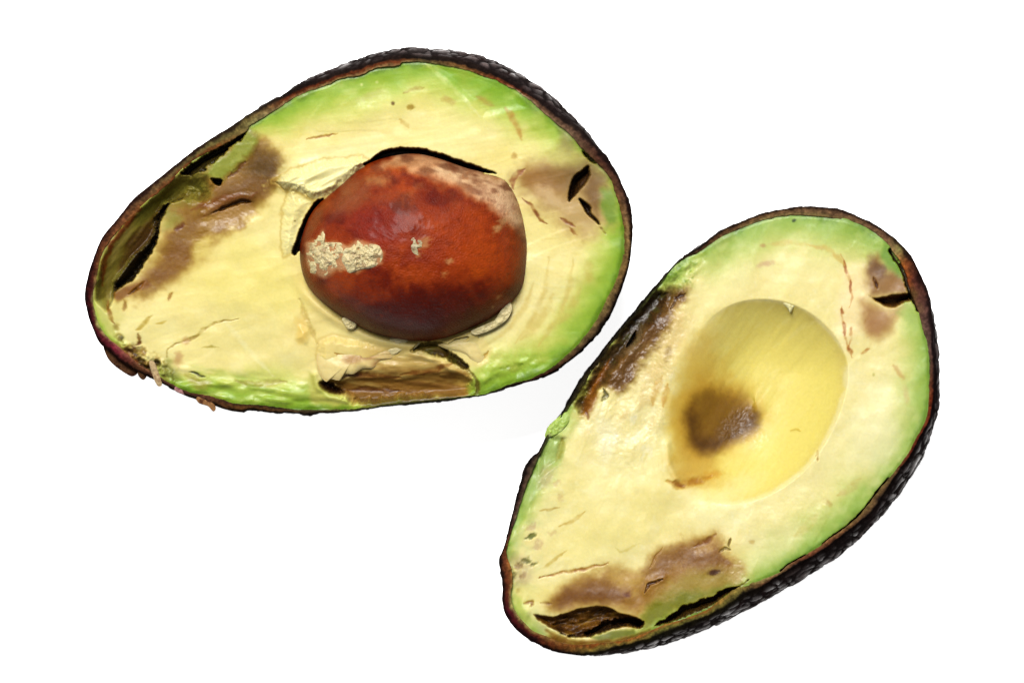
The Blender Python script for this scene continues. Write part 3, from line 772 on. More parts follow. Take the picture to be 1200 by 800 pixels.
    lowest = -0.80 * FACE * np.sqrt(np.clip(1 - np.clip(1 - (db + 3) / 165.0, 0, 1) ** 2, 0, 1)) 
    F.h = np.maximum(F.h, lowest)
    finish_face("flesh", F, zb, A_C, org, M_flesh, root, lambda r, bz: bz * (1 - 0.86 * math.sqrt(1 - r ** 2)) - 3)
    # ---------------- peel
    IN, MI, OU = (150, 120, 70), (104, 58, 30), (44, 28, 24)
    R = [(295,147,150,140,84,126,110,62,62,48,32),(260,171,146,92,46,124,112,62,56,40,30),(207,207,134,72,36,118,96,58,58,36,28),(147,261,150,96,54,120,74,48,54,30,26),
         (118,300,136,84,46,88,46,30,46,22,22),(108,350,156,140,84,70,24,26,44,18,20),(117,383,178,176,100,86,32,34,48,18,24),(138,406,176,98,92,130,40,56,60,28,26),(163,428,150,98,66,96,58,36,46,28,20),
         (195,447,110,78,54,72,44,36,38,26,22),(240,463,122,76,56,84,52,38,40,28,24),(283,474,60,44,30,112,72,36,48,32,22),(327,477,52,44,28,84,56,34,38,28,20),(362,480,96,90,52,76,60,42,38,30,24),
         (423,478,110,116,56,70,66,36,30,26,18),(507,468,96,92,46,56,50,28,26,22,16),(563,462,110,140,50,50,44,24,24,20,16),(597,450,70,70,36,38,28,20,26,18,16),(640,434,84,70,40,70,38,28,36,22,20),
         (680,400,128,114,66,108,84,54,42,32,24),(708,357,150,128,74,124,98,62,46,34,26),(727,312,136,112,60,146,112,66,52,34,24),(731,273,118,92,44,166,134,84,58,38,26),(722,230,124,86,52,116,78,58,58,36,34),
         (697,190,92,60,40,90,54,42,46,30,28),(667,158,140,112,84,112,84,66,52,40,36),(630,127,164,132,96,110,78,58,46,34,32),(607,108,196,176,128,104,48,28,46,32,30),(585,97,150,80,44,112,58,34,40,30,28),
         (538,81,160,130,74,124,84,46,46,34,28),(497,74,140,136,80,92,78,50,42,34,30),(467,78,170,132,86,120,62,34,44,32,28),(423,89,186,146,92,112,56,30,44,32,28),(383,101,176,150,92,104,48,28,44,32,28),(338,120,168,130,84,116,56,30,44,32,28),(312,138,166,150,100,150,124,78,56,44,32)]
    build_skin(A_FL, A_RIM, A_SIL, A_C, org, A_z, R, root, 7)
    # ---------------- seed
    n, m = 520, 150
    cv = smooth_closed(A_SEED, n)
    th = np.arctan2(cv[:, 1] - A_SC[1], cv[:, 0] - A_SC[0]); r = np.hypot(cv[:, 0] - A_SC[0], cv[:, 1] - A_SC[1])
    ph = np.linspace(radians(89), radians(-89), m)[:, None]
    cp = np.sign(np.cos(ph)) * np.abs(np.cos(ph)) ** 0.92
    sx = A_SC[0] + np.cos(th)[None] * r[None] * cp; sy = A_SC[1] + np.sin(th)[None] * r[None] * cp
    zmid = A_z(A_SC[0], A_SC[1]) - 14
    def seed_z(X, Y, off=0.0):
        t2 = np.arctan2(Y - A_SC[1], X - A_SC[0]); q = np.hypot(X - A_SC[0], Y - A_SC[1]) / polar(cv, A_SC, t2)
        q = np.clip(q, 0, 0.9999) ** (1 / 0.92)
        return zmid + 104 * np.sqrt(1 - q ** 2) + off
    sz = zmid + np.where(np.sin(ph) > 0, 104, 60) * np.sin(ph) + 0 * sx
    ups = np.sin(ph) > -0.2
    sz = sz + ups * (noise(sx, sy, 26, 101) * 1.2 + noise(sx, sy, 8, 102) * 0.35)
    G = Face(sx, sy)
    G.c[:] = (150, 60, 20)
    G.mix(sm(-0.2, 0.8, noise(sx, sy, 34, 103)), (178, 82, 26), 0.85)
    G.mix(sm(0.0, 0.8, noise(sx, sy, 22, 104)), (110, 30, 13), 0.75)
    G.blob(505, 292, 70, (176, 74, 24), 0.5, 40, 5)
    G.blob(575, 300, 50, (186, 84, 26), 0.7, 34, 20); G.blob(560, 262, 30, (188, 86, 30), 0.6, 16, 30); G.blob(560, 320, 14, (200, 96, 24), 0.7, 10)
    G.blob(440, 262, 34, (136, 34, 20), 0.6, 30); G.blob(480, 372, 120, (92, 24, 10), 0.9, 40, 4)  # second blob: maroon of the lower seed, darkened further to paint in its shade
    G.blob(474, 240, 16, (104, 44, 26), 0.7, 13); G.blob(410, 236, 34, (150, 92, 58), 0.6, 16, -38); G.blob(445, 213, 18, (182, 132, 82), 0.7, 8)
    G.blob(372, 258, 8, (150, 90, 46), 0.55, 30, 28); G.blob(357, 312, 7, (140, 80, 40), 0.5, 24, -20); G.blob(610, 318, 7, (140, 78, 36), 0.5, 34, 14)
    pc = sd_poly(sx, sy, [(470,178),(510,182),(550,196),(590,206),(606,222),(614,250),(617,280),(604,268),(590,254),(574,240),(552,228),(536,214),(505,206),(470,196),(446,196)]) + noise(sx, sy, 14, 105) * 6
    G.mix(1 - sm(-6, 10, pc), (232, 192, 150), 0.8)
    G.mix((1 - sm(-10, 4, sd_poly(sx, sy, [(545,198),(590,207),(604,222),(613,252),(616,276),(594,262),(566,240),(536,222),(500,200),(520,190)]) + noise(sx, sy, 9, 106) * 4)), (240, 210, 172), 0.68)
    G.mix((1 - sm(-6, 8, pc)) * sm(0, 0.8, noise(sx, sy, 10, 107, sx=2.5, ang=10)), (118, 66, 44), 0.65)
    G.mix(sm(-0.1, 0.8, noise(sx, sy, 17, 108, 4, sx=1.6, ang=-15)) * (1 - sm(-66, 0, sy - 262)), (170, 118, 78), 0.62)
    G.mix(sm(0.45, 0.9, noise(sx, sy, 5, 109, 3)), (196, 110, 54), 0.2)
    G.mix(sm(0.35, 0.9, noise(sx, sy, 6, 110, 3, sx=1.5, ang=60)), (92, 28, 14), 0.22)
    G.patch([(358,284),(372,280),(380,271),(384,284),(402,287),(410,291),(421,283),(437,287),(451,298),(447,310),(424,318),(411,321),(398,316),(382,327),(370,323),(360,312)], (206, 164, 122), 4, 0.9, 3, 111)
    for a, b, r1 in ((498, 288, 9), (492, 300, 5), (528, 306, 5), (522, 322, 4), (585, 348, 4), (577, 360, 3), (582, 270, 7), (590, 262, 8)):
        G.blob(a, b, r1, (200, 160, 112), 0.7, r1 * .7, -40, nz=.7)
    V = np.stack([wx(sx) - org[0], wy(sy) - org[1], sz * S], -1).reshape(-1, 3)
    V = np.vstack([V, [[wx(A_SC[0]) - org[0], wy(A_SC[1]) - org[1], (sz[0].mean()) * S], [wx(A_SC[0]) - org[0], wy(A_SC[1]) - org[1], sz[-1].mean() * S]]])
    Fc = ring_faces(m, n, 0); je = np.arange(0, n, 2); nv = m * n; a = (m - 1) * n
    Fc = np.vstack([Fc, np.stack([np.full(len(je), nv), je, (je + 1) % n, (je + 2) % n], -1), np.stack([np.full(len(je), nv + 1), a + (je + 2) % n, a + (je + 1) % n, a + je], -1)])
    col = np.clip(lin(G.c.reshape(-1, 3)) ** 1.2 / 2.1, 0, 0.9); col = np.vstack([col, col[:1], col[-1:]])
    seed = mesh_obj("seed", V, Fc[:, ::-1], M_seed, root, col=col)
    seed["label"] = "glossy reddish brown seed with pale scraps of flesh stuck to it"
    # ---------------- scraps stuck to the seed
    def crumb_col(x, y, t):
        c = np.zeros(x.shape + (3,)); c[:] = (222, 204, 150)
        k = sm(0, 0.8, noise(x, y, 7, 111))[..., None]
        c = c * (1 - 0.6 * k) + np.array([150, 112, 72]) * 0.6 * k
        k = sm(0.2, 0.9, noise(x, y, 4, 112))[..., None]
        return c * (1 - .6 * k) + np.array([244, 232, 182]) * .6 * k
    sz_patch = lambda X, Y: seed_z(X, Y, -0.5)
    blob_obj("flesh_scrap", [(358,284),(366,282),(372,280),(380,271),(383,276),(381,284),(392,285),(402,286),(405,294),(402,302),(396,306),(398,314),(390,317),(382,326),(374,322),(363,319),(360,303)], sz_patch, crumb_col, M_crumb, seed, org, 4.6, 240, 44, 0.62, lump=0.6)
    blob_obj("flesh_scrap", [(406,293),(414,291),(421,283),(428,288),(437,287),(447,290),(451,300),(448,309),(438,315),(424,317),(411,321),(406,313),(402,304)], sz_patch, crumb_col, M_crumb, seed, org, 5.0, 220, 40, 0.85, lump=0.6)
    blob_obj("flesh_scrap", [(484,281),(491,279),(498,284),(497,291),(489,293),(492,300),(486,298),(483,290)], sz_patch, lambda x, y, t: crumb_col(x, y, t) * 0.82, M_crumb, seed, org, 1.8, 90, 16, 0.3, lump=0.9)
    pale = lambda x, y, t: crumb_col(x, y, t) * 0.25 + np.array([252, 236, 172]) * 0.75
    flat = lambda dz: (lambda X, Y: A_z(X, Y) + dz + 0 * X)
    blob_obj("flesh_scrap", [(401,374),(406,370),(413,372),(418,378),(416,385),(409,386),(404,380)], flat(9), pale, M_crumb, seed, org, 5, 90, 18, 0.8, lump=0.4)
    blob_obj("flesh_scrap", [(457,397),(466,394),(478,396),(476,401),(466,403),(459,401)], flat(3), pale, M_crumb, seed, org, 2.5, 70, 12, 0.8, lump=0.4)
    blob_obj("flesh_scrap", [(552,388),(562,383),(576,378),(588,370),(594,352),(598,354),(600,362),(594,374),(580,384),(566,390),(556,392)], flat(8), pale, M_crumb, seed, org, 3.2, 130, 22, 0.7, lump=0.55, power=1.0)
    blob_obj("flesh_scrap", [(452,411),(462,406),(476,403),(492,401),(488,406),(482,410),(470,411),(461,416)], flat(-1), pale, M_crumb, root, org, 4, 90, 12)
    # ---------------- torn slabs of flesh below the seed
    def slab_col(x, y, t):
        c = np.zeros(x.shape + (3,)); c[:] = (240, 220, 148)
        k = (sm(396, 470, x + noise(x, y, 14, 371) * 10))[..., None]
        c = c * (1 - 0.75 * k) + np.array([212, 178, 112]) * 0.75 * k
        k = (sm(.2, .9, noise(x, y, 9, 372, sx=4, ang=18)))[..., None]
        c = c * (1 - .4 * k) + np.array([222, 190, 118]) * .4 * k
        for a, b in ((412, 421), (446, 427), (430, 417)):
            k = (1 - sm(2, 8, np.hypot((x - a) * .5, y - b)))[..., None] * .55
            c = c * (1 - k) + np.array([160, 106, 56]) * k
        k = sm(.9, 1.0, t)[..., None] * .35
        return c * (1 - k) + np.array([206, 170, 98]) * k
    blob_obj("flesh_flap", [(373,402),(384,393),(400,394),(420,399),(446,403),(470,405),(489,404),(482,411),(470,414),(462,420),(446,423),(436,431),(424,432),(414,438),(404,438),(398,445),(388,444),(382,447),(375,439),(371,424)],
             lambda X, Y: A_z(X, Y) - 2.4 + 6.0 * sm(396, 430, Y - (X - 380) * 0.10) - 0.035 * np.maximum(X - 400, 0) + noise(X, Y, 14, 373, 2, sx=3, ang=15) * 0.9, slab_col, M_flesh, root, org, 7.0, 300, 44, 0.85, power=0.8, cen=(415, 418), grit=0.05)
    blob_obj("flesh_flap", [(513,404),(524,401),(538,397),(556,393),(570,398),(577,410),(572,420),(562,426),(552,422),(546,416),(534,412),(524,409)],
             lambda X, Y: A_z(X, Y) + 0.5 - 6.0 * sm(545, 575, X + (410 - Y) * 0.6) + noise(X, Y, 9, 374, 2, sx=2, ang=30) * 0.8, lambda x, y, t: slab_col(x * 0 + 380, y, t), M_flesh, root, org, 4.5, 160, 26, 0.85, power=0.9, grit=0.08)
    # ---------------- shreds of peel hanging over the edge
    def fcol(a, b):
        def f(x, y, t):
            k = sm(-.2, .8, noise(x, y, 5, 120))[..., None]
            return np.array(a, float) * (1 - k) + np.array(b, float) * k
        return f
    for pts, a, b, dz in (([(119,404),(126,406),(138,416),(150,426),(160,435),(154,441),(146,438),(133,429),(124,419)], (92,62,40), (52,28,22), -12),
                          ([(160,430),(166,427),(171,438),(167,445),(161,440)], (86,58,36), (50,32,22), -4),
                          ([(174,424),(180,424),(185,436),(189,450),(184,452),(178,440)], (196,170,128), (130,92,64), 1),
                          ([(229,464),(240,468),(250,473),(252,479),(249,482),(243,476),(232,472)], (160,116,74), (86,52,34), 0),
                          ([(205,453),(213,457),(215,462),(208,460),(204,457)], (176,130,128), (110,70,66), 1)):
        blob_obj("skin_shred", pts, flat(dz), fcol(a, b), M_skin, root, org, 2.6, 80, 12, 0.8)
    return root
build_A()

# =================================================================== half with the empty hollow
B_SIL = [(585,653),(590,640),(598,608),(606,578),(615,547),(623,535),(632,528),(638,515),(643,499),(655,487),(667,465),(678,446),(695,423),(720,390),(740,367),(758,345),(787,312),(800,301),(823,285),(843,270),(860,262),(877,255),(902,247),(935,242),(955,241),(983,244),(1003,251),(1030,264),(1053,282),(1067,297),(1078,318),(1087,338),(1092,356),(1097,380),(1101,402),(1102,433),(1102,468),(1098,490),(1095,507),(1087,530),(1075,552),(1063,570),(1050,587),(1036,603),(1010,632),(977,658),(927,689),(903,703),(870,721),(833,737),(810,747),(783,756),(753,763),(720,768),(697,769),(677,768),(653,764),(627,754),(603,737),(592,721),(588,703),(588,685),(585,664)]
B_RIM = [(586,653),(591,640),(599,608),(607,578),(616,547),(624,536),(633,528),(639,515),(644,500),(656,488),(668,466),(679,447),(696,424),(721,391),(741,368),(759,346),(788,313),(801,302),(824,286),(844,271),(861,263),(878,256),(903,248),(935,243),(955,242),(983,245),(1002,252),(1029,265),(1052,283),(1066,298),(1077,319),(1085,338),(1089,358),(1092,382),(1092,402),(1094,420),(1095,442),(1093,467),(1090,487),(1080,507),(1065,535),(1048,558),(1028,590),(1019,601),(993,622),(967,642),(940,658),(910,675),(895,685),(870,698),(840,716),(803,732),(778,742),(745,753),(720,759),(705,764),(690,766),(677,767),(653,763),(628,753),(604,736),(593,720),(589,703),(589,685),(586,664)]
B_FL = [(594,650),(594,640),(603,612),(610,590),(619,563),(634,530),(642,514),(647,502),(657,491),(671,472),(683,452),(699,427),(724,394),(744,371),(762,349),(789,314),(802,303),(820,295),(832,286),(852,275),(877,264),(902,256),(927,252),(960,254),(987,257),(1007,263),(1020,270),(1037,283),(1047,296),(1057,311),(1063,326),(1067,343),(1075,362),(1080,383),(1087,408),(1088,433),(1087,467),(1083,493),(1073,512),(1062,532),(1043,557),(1028,575),(1012,596),(998,611),(968,633),(943,650),(923,661),(914,669),(893,678),(878,683),(864,688),(846,700),(827,714),(807,722),(778,731),(762,738),(745,745),(727,750),(702,753),(677,755),(660,753),(640,745),(623,737),(610,725),(602,712),(599,697),(601,680),(598,664)]
B_C = np.array([858.0, 505.0])
B_HOL = [(840,368),(856,358),(876,353),(900,353),(925,357),(945,365),(960,378),(975,393),(988,411),(994,426),(990,440),(991,453),(985,467),(980,485),(973,501),(963,520),(955,532),(942,548),(925,562),(905,575),(880,585),(858,589),(835,587),(812,578),(796,569),(783,558),(779,535),(781,510),(784,485),(790,460),(799,435),(810,410),(824,386)]
B_HC = np.array([886.0, 470.0])
def B_z(x, y): return FACE + 4 + ((x - 858) * 0.78 + (y - 505) * 0.62) * 0.07

def build_B():
    org = (float(wx(B_C[0])), float(wy(B_C[1])))
    root = empty("avocado_half", B_C[0], B_C[1], "avocado half with an empty round seed hollow marked by a dark brown spot", "avocado half", "cut avocado halves")
    cv = smooth_closed(B_FL, 1500)
    rr = np.hypot(cv[:, 0] - B_C[0], cv[:, 1] - B_C[1])
    cvx = B_C + (cv - B_C) * ((rr + 1.6) / rr)[:, None]
    x, y = ring_grid(cvx, B_C, 240)
    F = Face(x, y)
    db = -sd_poly(x, y, cv, 400)
    F.c[:] = (248, 234, 158)
    lowf = noise(x, y, 75, 241)
    F.mix(sm(-0.2, 0.9, lowf), (250, 242, 178), 0.7)
    F.mix(sm(0.1, 0.9, -lowf), (245, 230, 144), 0.5)
    F.blob(700, 600, 90, (246, 232, 146), 0.7, 60, -20); F.blob(940, 300, 80, (248, 240, 160), 0.5, 30, 10)
    F.blob(1010, 520, 50, (249, 240, 172), 0.6, 90, 25); F.blob(755, 470, 40, (246, 232, 166), 0.6, 90, 25)
    F.mix(sm(0.25, 1.0, noise(x, y, 6, 242, 4)), (252, 248, 204), 0.35)
    F.mix(sm(0.3, 1.0, noise(x, y, 10, 243, sx=3, ang=-30)), (236, 222, 138), 0.35)
    g = along([(802,303,26,.8),(820,295,36,.95),(852,275,42,1),(902,256,44,1),(960,254,44,1),(1007,263,48,1),(1037,283,40,.9),(1057,311,26,.6),(1067,343,10,.2),(1075,362,26,.7),
               (1087,408,40,.95),(1088,433,46,1),(1087,467,48,1),(1073,512,46,1),(1043,557,44,1),(1012,596,42,1),(968,633,44,1),(923,661,44,1),(893,678,40,1),(864,688,30,.9),(827,714,30,.8),
               (778,731,26,.8),(745,745,10,.7),(702,753,8,.5),(660,753,6,.3),(623,737,16,.6),(602,712,20,.65),(599,697,10,.3),(598,664,12,.3),(594,640,20,.7),(603,612,24,.9),(619,563,30,.9),(634,530,26,.9),(647,502,20,1),(671,472,16,.6),(699,427,8,.4),(744,371,8,.4),(762,349,16,.7),(789,314,26,.95)], cv, 2)
    gw, gi = g[:, 0][None], g[:, 1][None]
    t = (db + noise(x, y, 22, 244) * 5 + noise(x, y, 7, 245) * 1.6) / (gw * 1.1)
    F.mix((1 - sm(0.4, 1.5, t)) * gi, (228, 226, 140))
    F.mix((1 - sm(0.1, 1.05, t)) * gi, (186, 208, 112))
    F.mix((1 - sm(0.0, 0.55, t)) * gi, (156, 190, 90), 0.8)
    F.mix((1 - sm(0.0, 0.16, t)) * gi, (108, 146, 62), 0.55)
    gl = (1 - sm(0, 60, np.abs(db - 0))) * (1 - sm(640, 690, x)) * sm(480, 520, y)
    F.mix(gl * sm(-.3, .6, noise(x, y, 12, 246)), (196, 208, 146), 0.5)
    F.blob(950, 320, 60, (251, 240, 172), .3, 26, 20); F.blob(1030, 500, 34, (251, 244, 190), .65, 70, 18); F.blob(900, 640, 60, (250, 240, 178), .5, 22, -32)
    F.blob(1000, 360, 26, (250, 234, 184), .6, 44, 0); F.blob(720, 560, 50, (248, 238, 170), .5, 40, -50); F.blob(690, 640, 60, (244, 230, 140), .5, 26, -20)
    F.mix(sm(.2, 1, noise(x, y, 26, 352, 3, sx=1.5, ang=-60)), (242, 224, 144), .3); F.mix(sm(.3, 1, noise(x, y, 20, 353, 3, sx=1.5, ang=-60)), (252, 243, 190), .28)
    for sd_, sc_, st_, am_ in ((363, 60, 3.2, 0.42), (364, 34, 3.0, 0.16)):
        nn = noise(x, y, sc_, sd_, 2, sx=st_, ang=-64)
        F.h += am_ * (sm(-0.05, 0.05, nn) + 0.8 * sm(0.40, 0.55, nn)) * np.clip(0.5 + noise(x, y, 70, sd_ + 20, 2), 0.05, 1)
    # relief
    F.h += noise(x, y, 60, 247) * 2.0 + noise(x, y, 34, 350, 2, sx=3.5, ang=-62) * 1.3 + noise(x, y, 18, 248, 2) * 0.28 + noise(x, y, 5, 249) * 0.06
    wet = 1 - sm(-30, 25, sd_poly(x, y, [(690,430),(745,420),(795,350),(815,370),(790,440),(780,520),(760,560),(700,540),(672,500)]))
    F.h += wet * (noise(x, y, 20, 250, 2, sx=1.7, ang=110) * 1.5 + noise(x, y, 6, 251) * 0.15)
    F.mix(wet * sm(0.1, 0.9, noise(x, y, 12, 252, sx=2, ang=110)), (232, 206, 142), 0.6)
    F.mix(wet * sm(0.2, 0.9, noise(x, y, 8, 253, sx=2, ang=110)), (252, 246, 206), 0.6)
    edge_l = (1 - sm(4, 26, db)) * (1 - sm(650, 690, x)) * sm(470, 500, y)
    F.h += edge_l * (noise(x, y, 12, 254, 2, sx=2, ang=115) * 2.4 - 3 * (1 - sm(0, 16, db)))
    tl = 1 - sm(-8, 10, sd_poly(x, y, [(764,350),(788,314),(806,302),(824,300),(816,326),(804,340),(784,344)]))
    F.h += tl * (noise(x, y, 12, 255, 2, sx=1.8, ang=-40) * 3.4 + noise(x, y, 4, 256, 2) * 0.5)
    F.mix(tl * sm(-.2, .8, noise(x, y, 9, 257)), (206, 224, 124), 0.75); F.mix(tl * sm(.1, .9, noise(x, y, 8, 258)), (116, 146, 58), 0.7)
    # rot on the left edge
    S1 = [(804,339),(800,350),(790,362),(788,378),(776,396),(766,408),(752,420),(748,432),(742,446),(724,456),(706,452),(692,464),(684,480),(680,472),(688,450),(704,424),(728,391),(746,369),(764,349),(786,340)]
    F.patch(S1, (206, 170, 108), 20, 0.6, 6, 261)
    m = F.patch(S1, (124, 88, 56), 8, 0.97, 5, 261)
    F.mix(m * sm(-.1, .8, noise(x, y, 16, 262, sx=2.5, ang=-52)), (78, 50, 36), 0.9)
    F.mix(m * sm(.15, .9, noise(x, y, 8, 263, sx=2, ang=-52)), (166, 128, 84), 0.6)
    F.h += m * (noise(x, y, 12, 264, 2, sx=2, ang=-52) * 2.0 + noise(x, y, 4, 265) * 0.5)
    outer = m * (1 - sm(10, 26, db + noise(x, y, 10, 266) * 3))
    F.mix(outer, (72, 54, 32), 0.9); F.mix(outer * sm(0, .8, noise(x, y, 8, 267)), (86, 88, 40), 0.7); F.h -= outer * 14
    F.carve([(742,392),(746,386),(745,398),(736,408),(733,406)], 14, 2, 0.6, rgb=(40, 26, 16))
    F.patch([(742,400),(752,384),(756,392),(748,408),(738,416),(732,414)], (160, 142, 124), 5, 0.5, 4, 268)
    F.patch([(704,432),(716,420),(710,438),(700,456),(696,474),(690,488),(682,486),(684,468),(692,452)], (150, 92, 42), 5, 0.85, 3, 269)
    F.stroke([(716,420),(704,438),(696,452),(690,466)], 2.5, (176, 116, 54), 0.7, soft=2)
    F.stroke([(686,478),(690,492)], 2, (130, 70, 30), 0.9, dip=2)
    F.patch([(680,450),(690,442),(688,460),(678,470),(672,474)], (176, 178, 92), 4, 0.7, 3, 270)
    F.stroke([(708,456),(712,462),(706,470)], 3, (70, 64, 30), 0.9, dip=5)
    F.stroke([(786,362),(794,350),(804,344)], 3, (70, 40, 30), 0.9, dip=3)
    F.patch([(776,400),(792,360),(808,362),(800,400),(784,430),(770,450),(756,440)], (226, 194, 128), 12, 0.6, 6, 271)
    F.stroke([(784,408),(782,420)], 6, (164, 134, 70), 0.7, soft=3); F.stroke([(776,440),(768,458),(764,474)], 5, (216, 170, 92), 0.6, soft=4); F.stroke([(782,450),(778,476)], 4, (206, 150, 70), 0.6, soft=3)
    # bright left lip
    F.patch([(700,482),(720,500),(726,520),(712,540),(696,520)], (252, 246, 208), 14, 0.5, 8, 272)
    F.patch([(644,514),(654,510),(662,516),(656,540),(640,560),(624,580),(614,596),(618,572),(632,540)], (176, 200, 124), 5, 0.75, 4, 273)
    F.stroke([(660,514),(658,528),(652,540)], 4, (176, 164, 76), 0.7, soft=3, dip=2)
    F.h -= 5 * (1 - sm(-4, 4, sd_poly(x, y, [(646,512),(662,514),(656,540),(634,556),(636,534)])))
    F.blob(640, 560, 10, (206, 180, 140), 0.5, 16, 20)
    for (a, b, r1, r2, cc, k) in ((623,628,7,4,(96,106,58),.9),(617,657,7,4,(84,92,48),.9),(626,661,4,3,(110,110,60),.9),(607,664,7,5,(120,82,60),.8),(602,676,6,5,(92,84,44),.9),(613,674,6,4,(150,104,80),.7),(630,638,6,8,(206,170,140),.6),(648,624,8,5,(214,182,140),.5),(622,618,9,5,(206,170,146),.6),(609,692,4,3.5,(140,110,56),.9),(658,582,5,6,(214,178,130),.5),(652,566,5,5,(210,176,140),.5)):
        mm = F.blob(a, b, r1, cc, k * 0.8, r2 * 0.8, -20, nz=0.7); F.h -= mm * (2 if sum(cc) < 300 else 0.2)
    F.patch([(596,655),(612,650),(626,668),(616,684),(602,684)], (204, 184, 150), 7, 0.5, 4, 274)
    F.stroke([(632,598),(644,597),(656,594)], 1.6, (196, 166, 90), 0.8); F.stroke([(655,617),(670,610),(686,600)], 2.4, (212, 180, 96), 0.8, soft=2)
    F.stroke([(634,666),(650,656),(664,644)], 2, (204, 176, 88), 0.7)
    F.stroke([(632,676),(650,672),(668,669),(690,665),(713,660)], 2.4, (172, 112, 44), 0.95, dip=1.6)
    F.stroke([(720,640),(726,646),(750,636)], 2, (222, 204, 120), 0.6)
    F.patch([(602,690),(612,684),(640,686),(660,680),(650,700),(630,708),(612,716),(604,706)], (240, 228, 138), 6, 0.7, 3, 275)
    F.patch([(600,690),(608,700),(616,718),(628,730),(618,730),(606,716)], (198, 212, 112), 4, 0.8, 3, 276)
    # rot along the lower edge
    S2 = [(640,716),(648,700),(660,684),(684,673),(714,664),(744,668),(757,664),(764,652),(776,643),(792,635),(816,629),(838,624),(848,632),(852,645),(862,654),(870,666),(864,682),(848,688),(820,700),(790,706),(766,712),(748,722),(730,716),(700,708),(672,714)]
    F.patch(S2, (228, 198, 120), 20, 0.7, 6, 277)
    m = F.patch(S2, (176, 132, 72), 11, 0.95, 5, 277, off=3)
    F.h += m * (noise(x, y, 18, 278, 2, sx=1.6, ang=-25) * 0.5 + noise(x, y, 4, 279, 2) * 0.12)
    F.mix(m * sm(0.0, .9, noise(x, y, 24, 280, sx=2.2, ang=-25)), (146, 100, 50), 0.75)
    F.mix(m * sm(.2, 1, noise(x, y, 9, 281, sx=1.6, ang=-25)), (214, 180, 112), 0.5)
    F.patch([(664,690),(690,684),(720,688),(736,700),(712,706),(682,706),(656,712),(650,704)], (138, 90, 46), 12, 0.9, 4, 282)
    F.patch([(716,674),(740,668),(752,676),(744,690),(726,686)], (222, 190, 112), 8, 0.6, 4, 283)
    F.patch([(762,668),(772,650),(794,640),(820,634),(812,650),(790,664),(776,676)], (152, 106, 58), 11, 0.85, 5, 284)
    F.patch([(816,642),(834,628),(842,634),(832,648),(818,652)], (208, 166, 104), 6, 0.5, 4, 285)
    F.stroke([(814,640),(826,634),(838,626)], 4, (140, 84, 44), 0.75, soft=3, dip=1.5)
    F.stroke([(800,662),(822,652),(842,654),(856,660)], 6, (146, 98, 52), 0.75, soft=6)
    F.patch([(772,690),(800,674),(826,664),(842,664),(858,672),(858,684),(832,692),(800,700),(776,706),(756,716)], (184, 166, 92), 8, 0.75, 4, 286)
    F.patch([(752,722),(768,706),(792,696),(824,690),(852,684),(868,684),(852,690),(820,704),(790,716),(766,732),(752,734)], (140, 142, 50), 7, 0.95, 4, 287)
    F.blob(836, 670, 7, (92, 52, 32), 0.95, 4, -10); F.blob(735, 696, 5, (122, 62, 32), 0.9, 4)
    F.stroke([(843,647),(848,642),(854,643)], 2.4, (90, 70, 30), 1, dip=5); F.stroke([(854,640),(856,630)], 1.6, (130, 104, 48), .9, dip=2)
    F.stroke([(755,695),(760,685),(766,681),(777,679)], 2.2, (100, 60, 28), 1, dip=6); F.stroke([(763,664),(768,650),(776,640)], 1.6, (170, 120, 60), .8, dip=2)
    F.h += 2.5 * np.exp(-(d_line(x, y, [(757,692),(762,682),(777,676)]) / 5) ** 2)
    F.patch([(856,662),(866,658),(872,672),(862,684),(854,676)], (206, 184, 124), 6, 0.7, 4, 288)
    F.stroke([(614,706),(624,705),(622,710)], 3, (160, 112, 48), 0.8, dip=1.5); F.stroke([(634,706),(646,706)], 2, (130, 84, 36), 0.8, dip=1)
    # cavity near the narrow end
    D3 = [(625,719),(634,720),(648,722),(663,718),(680,712),(697,709),(712,710),(727,717),(743,721),(756,728),(750,736),(735,734),(727,735),(710,738),(693,745),(677,747),(660,742),(643,735),(631,727)]
    s3 = sd_poly(x, y, D3) + noise(x, y, 6, 289) * 0.8
    mm = 1 - sm(-5, 0.5, s3)
    F.h -= mm * (14 + 10 * noise(x, y, 9, 290, sx=2.5, ang=-12)) + mm * 8 * sm(0, 14, -s3)
    F.mix(1 - sm(-1.5, 1, s3), (128, 88, 40)); F.mix((1 - sm(-1.5, 1, s3)) * sm(0, .8, noise(x, y, 7, 291, sx=3, ang=-12)), (72, 44, 20), .9)
    F.mix((1 - sm(-1.5, 1, s3)) * sm(.2, .9, noise(x, y, 6, 292, sx=3, ang=-18)), (166, 130, 66), .7)
    F.carve([(654,741),(673,745),(688,742),(697,733),(710,726),(727,722),(743,722),(756,729),(750,736),(735,734),(710,738),(693,745),(677,747),(660,743)], 22, 4, 2.2, tilt=(0.3, 0.95), rgb=(64, 42, 22))
    F.patch([(640,737),(660,745),(680,750),(704,748),(720,746),(700,753),(672,754),(648,748)], (150, 110, 52), 3, .8, 2, 293)
    F.patch([(694,746),(712,740),(728,737),(742,737),(745,742),(728,747),(704,751)], (130, 136, 54), 2.5, .95, 1.5, 294)
    F.patch([(640,745),(672,753),(704,751),(745,743),(762,736),(764,741),(745,747),(704,756),(670,758),(636,749)], (142, 96, 44), 3, .85, 2, 358)
    # split between peel and flesh
    F.carve([(879,676),(870,684),(853,687),(837,696),(820,702),(803,707),(791,715),(776,725),(764,734),(778,731),(793,727),(808,720),(827,714),(838,706),(851,697),(866,688)], 20, 5, 1.6, tilt=(-0.4, -0.9), rgb=(76, 56, 28))
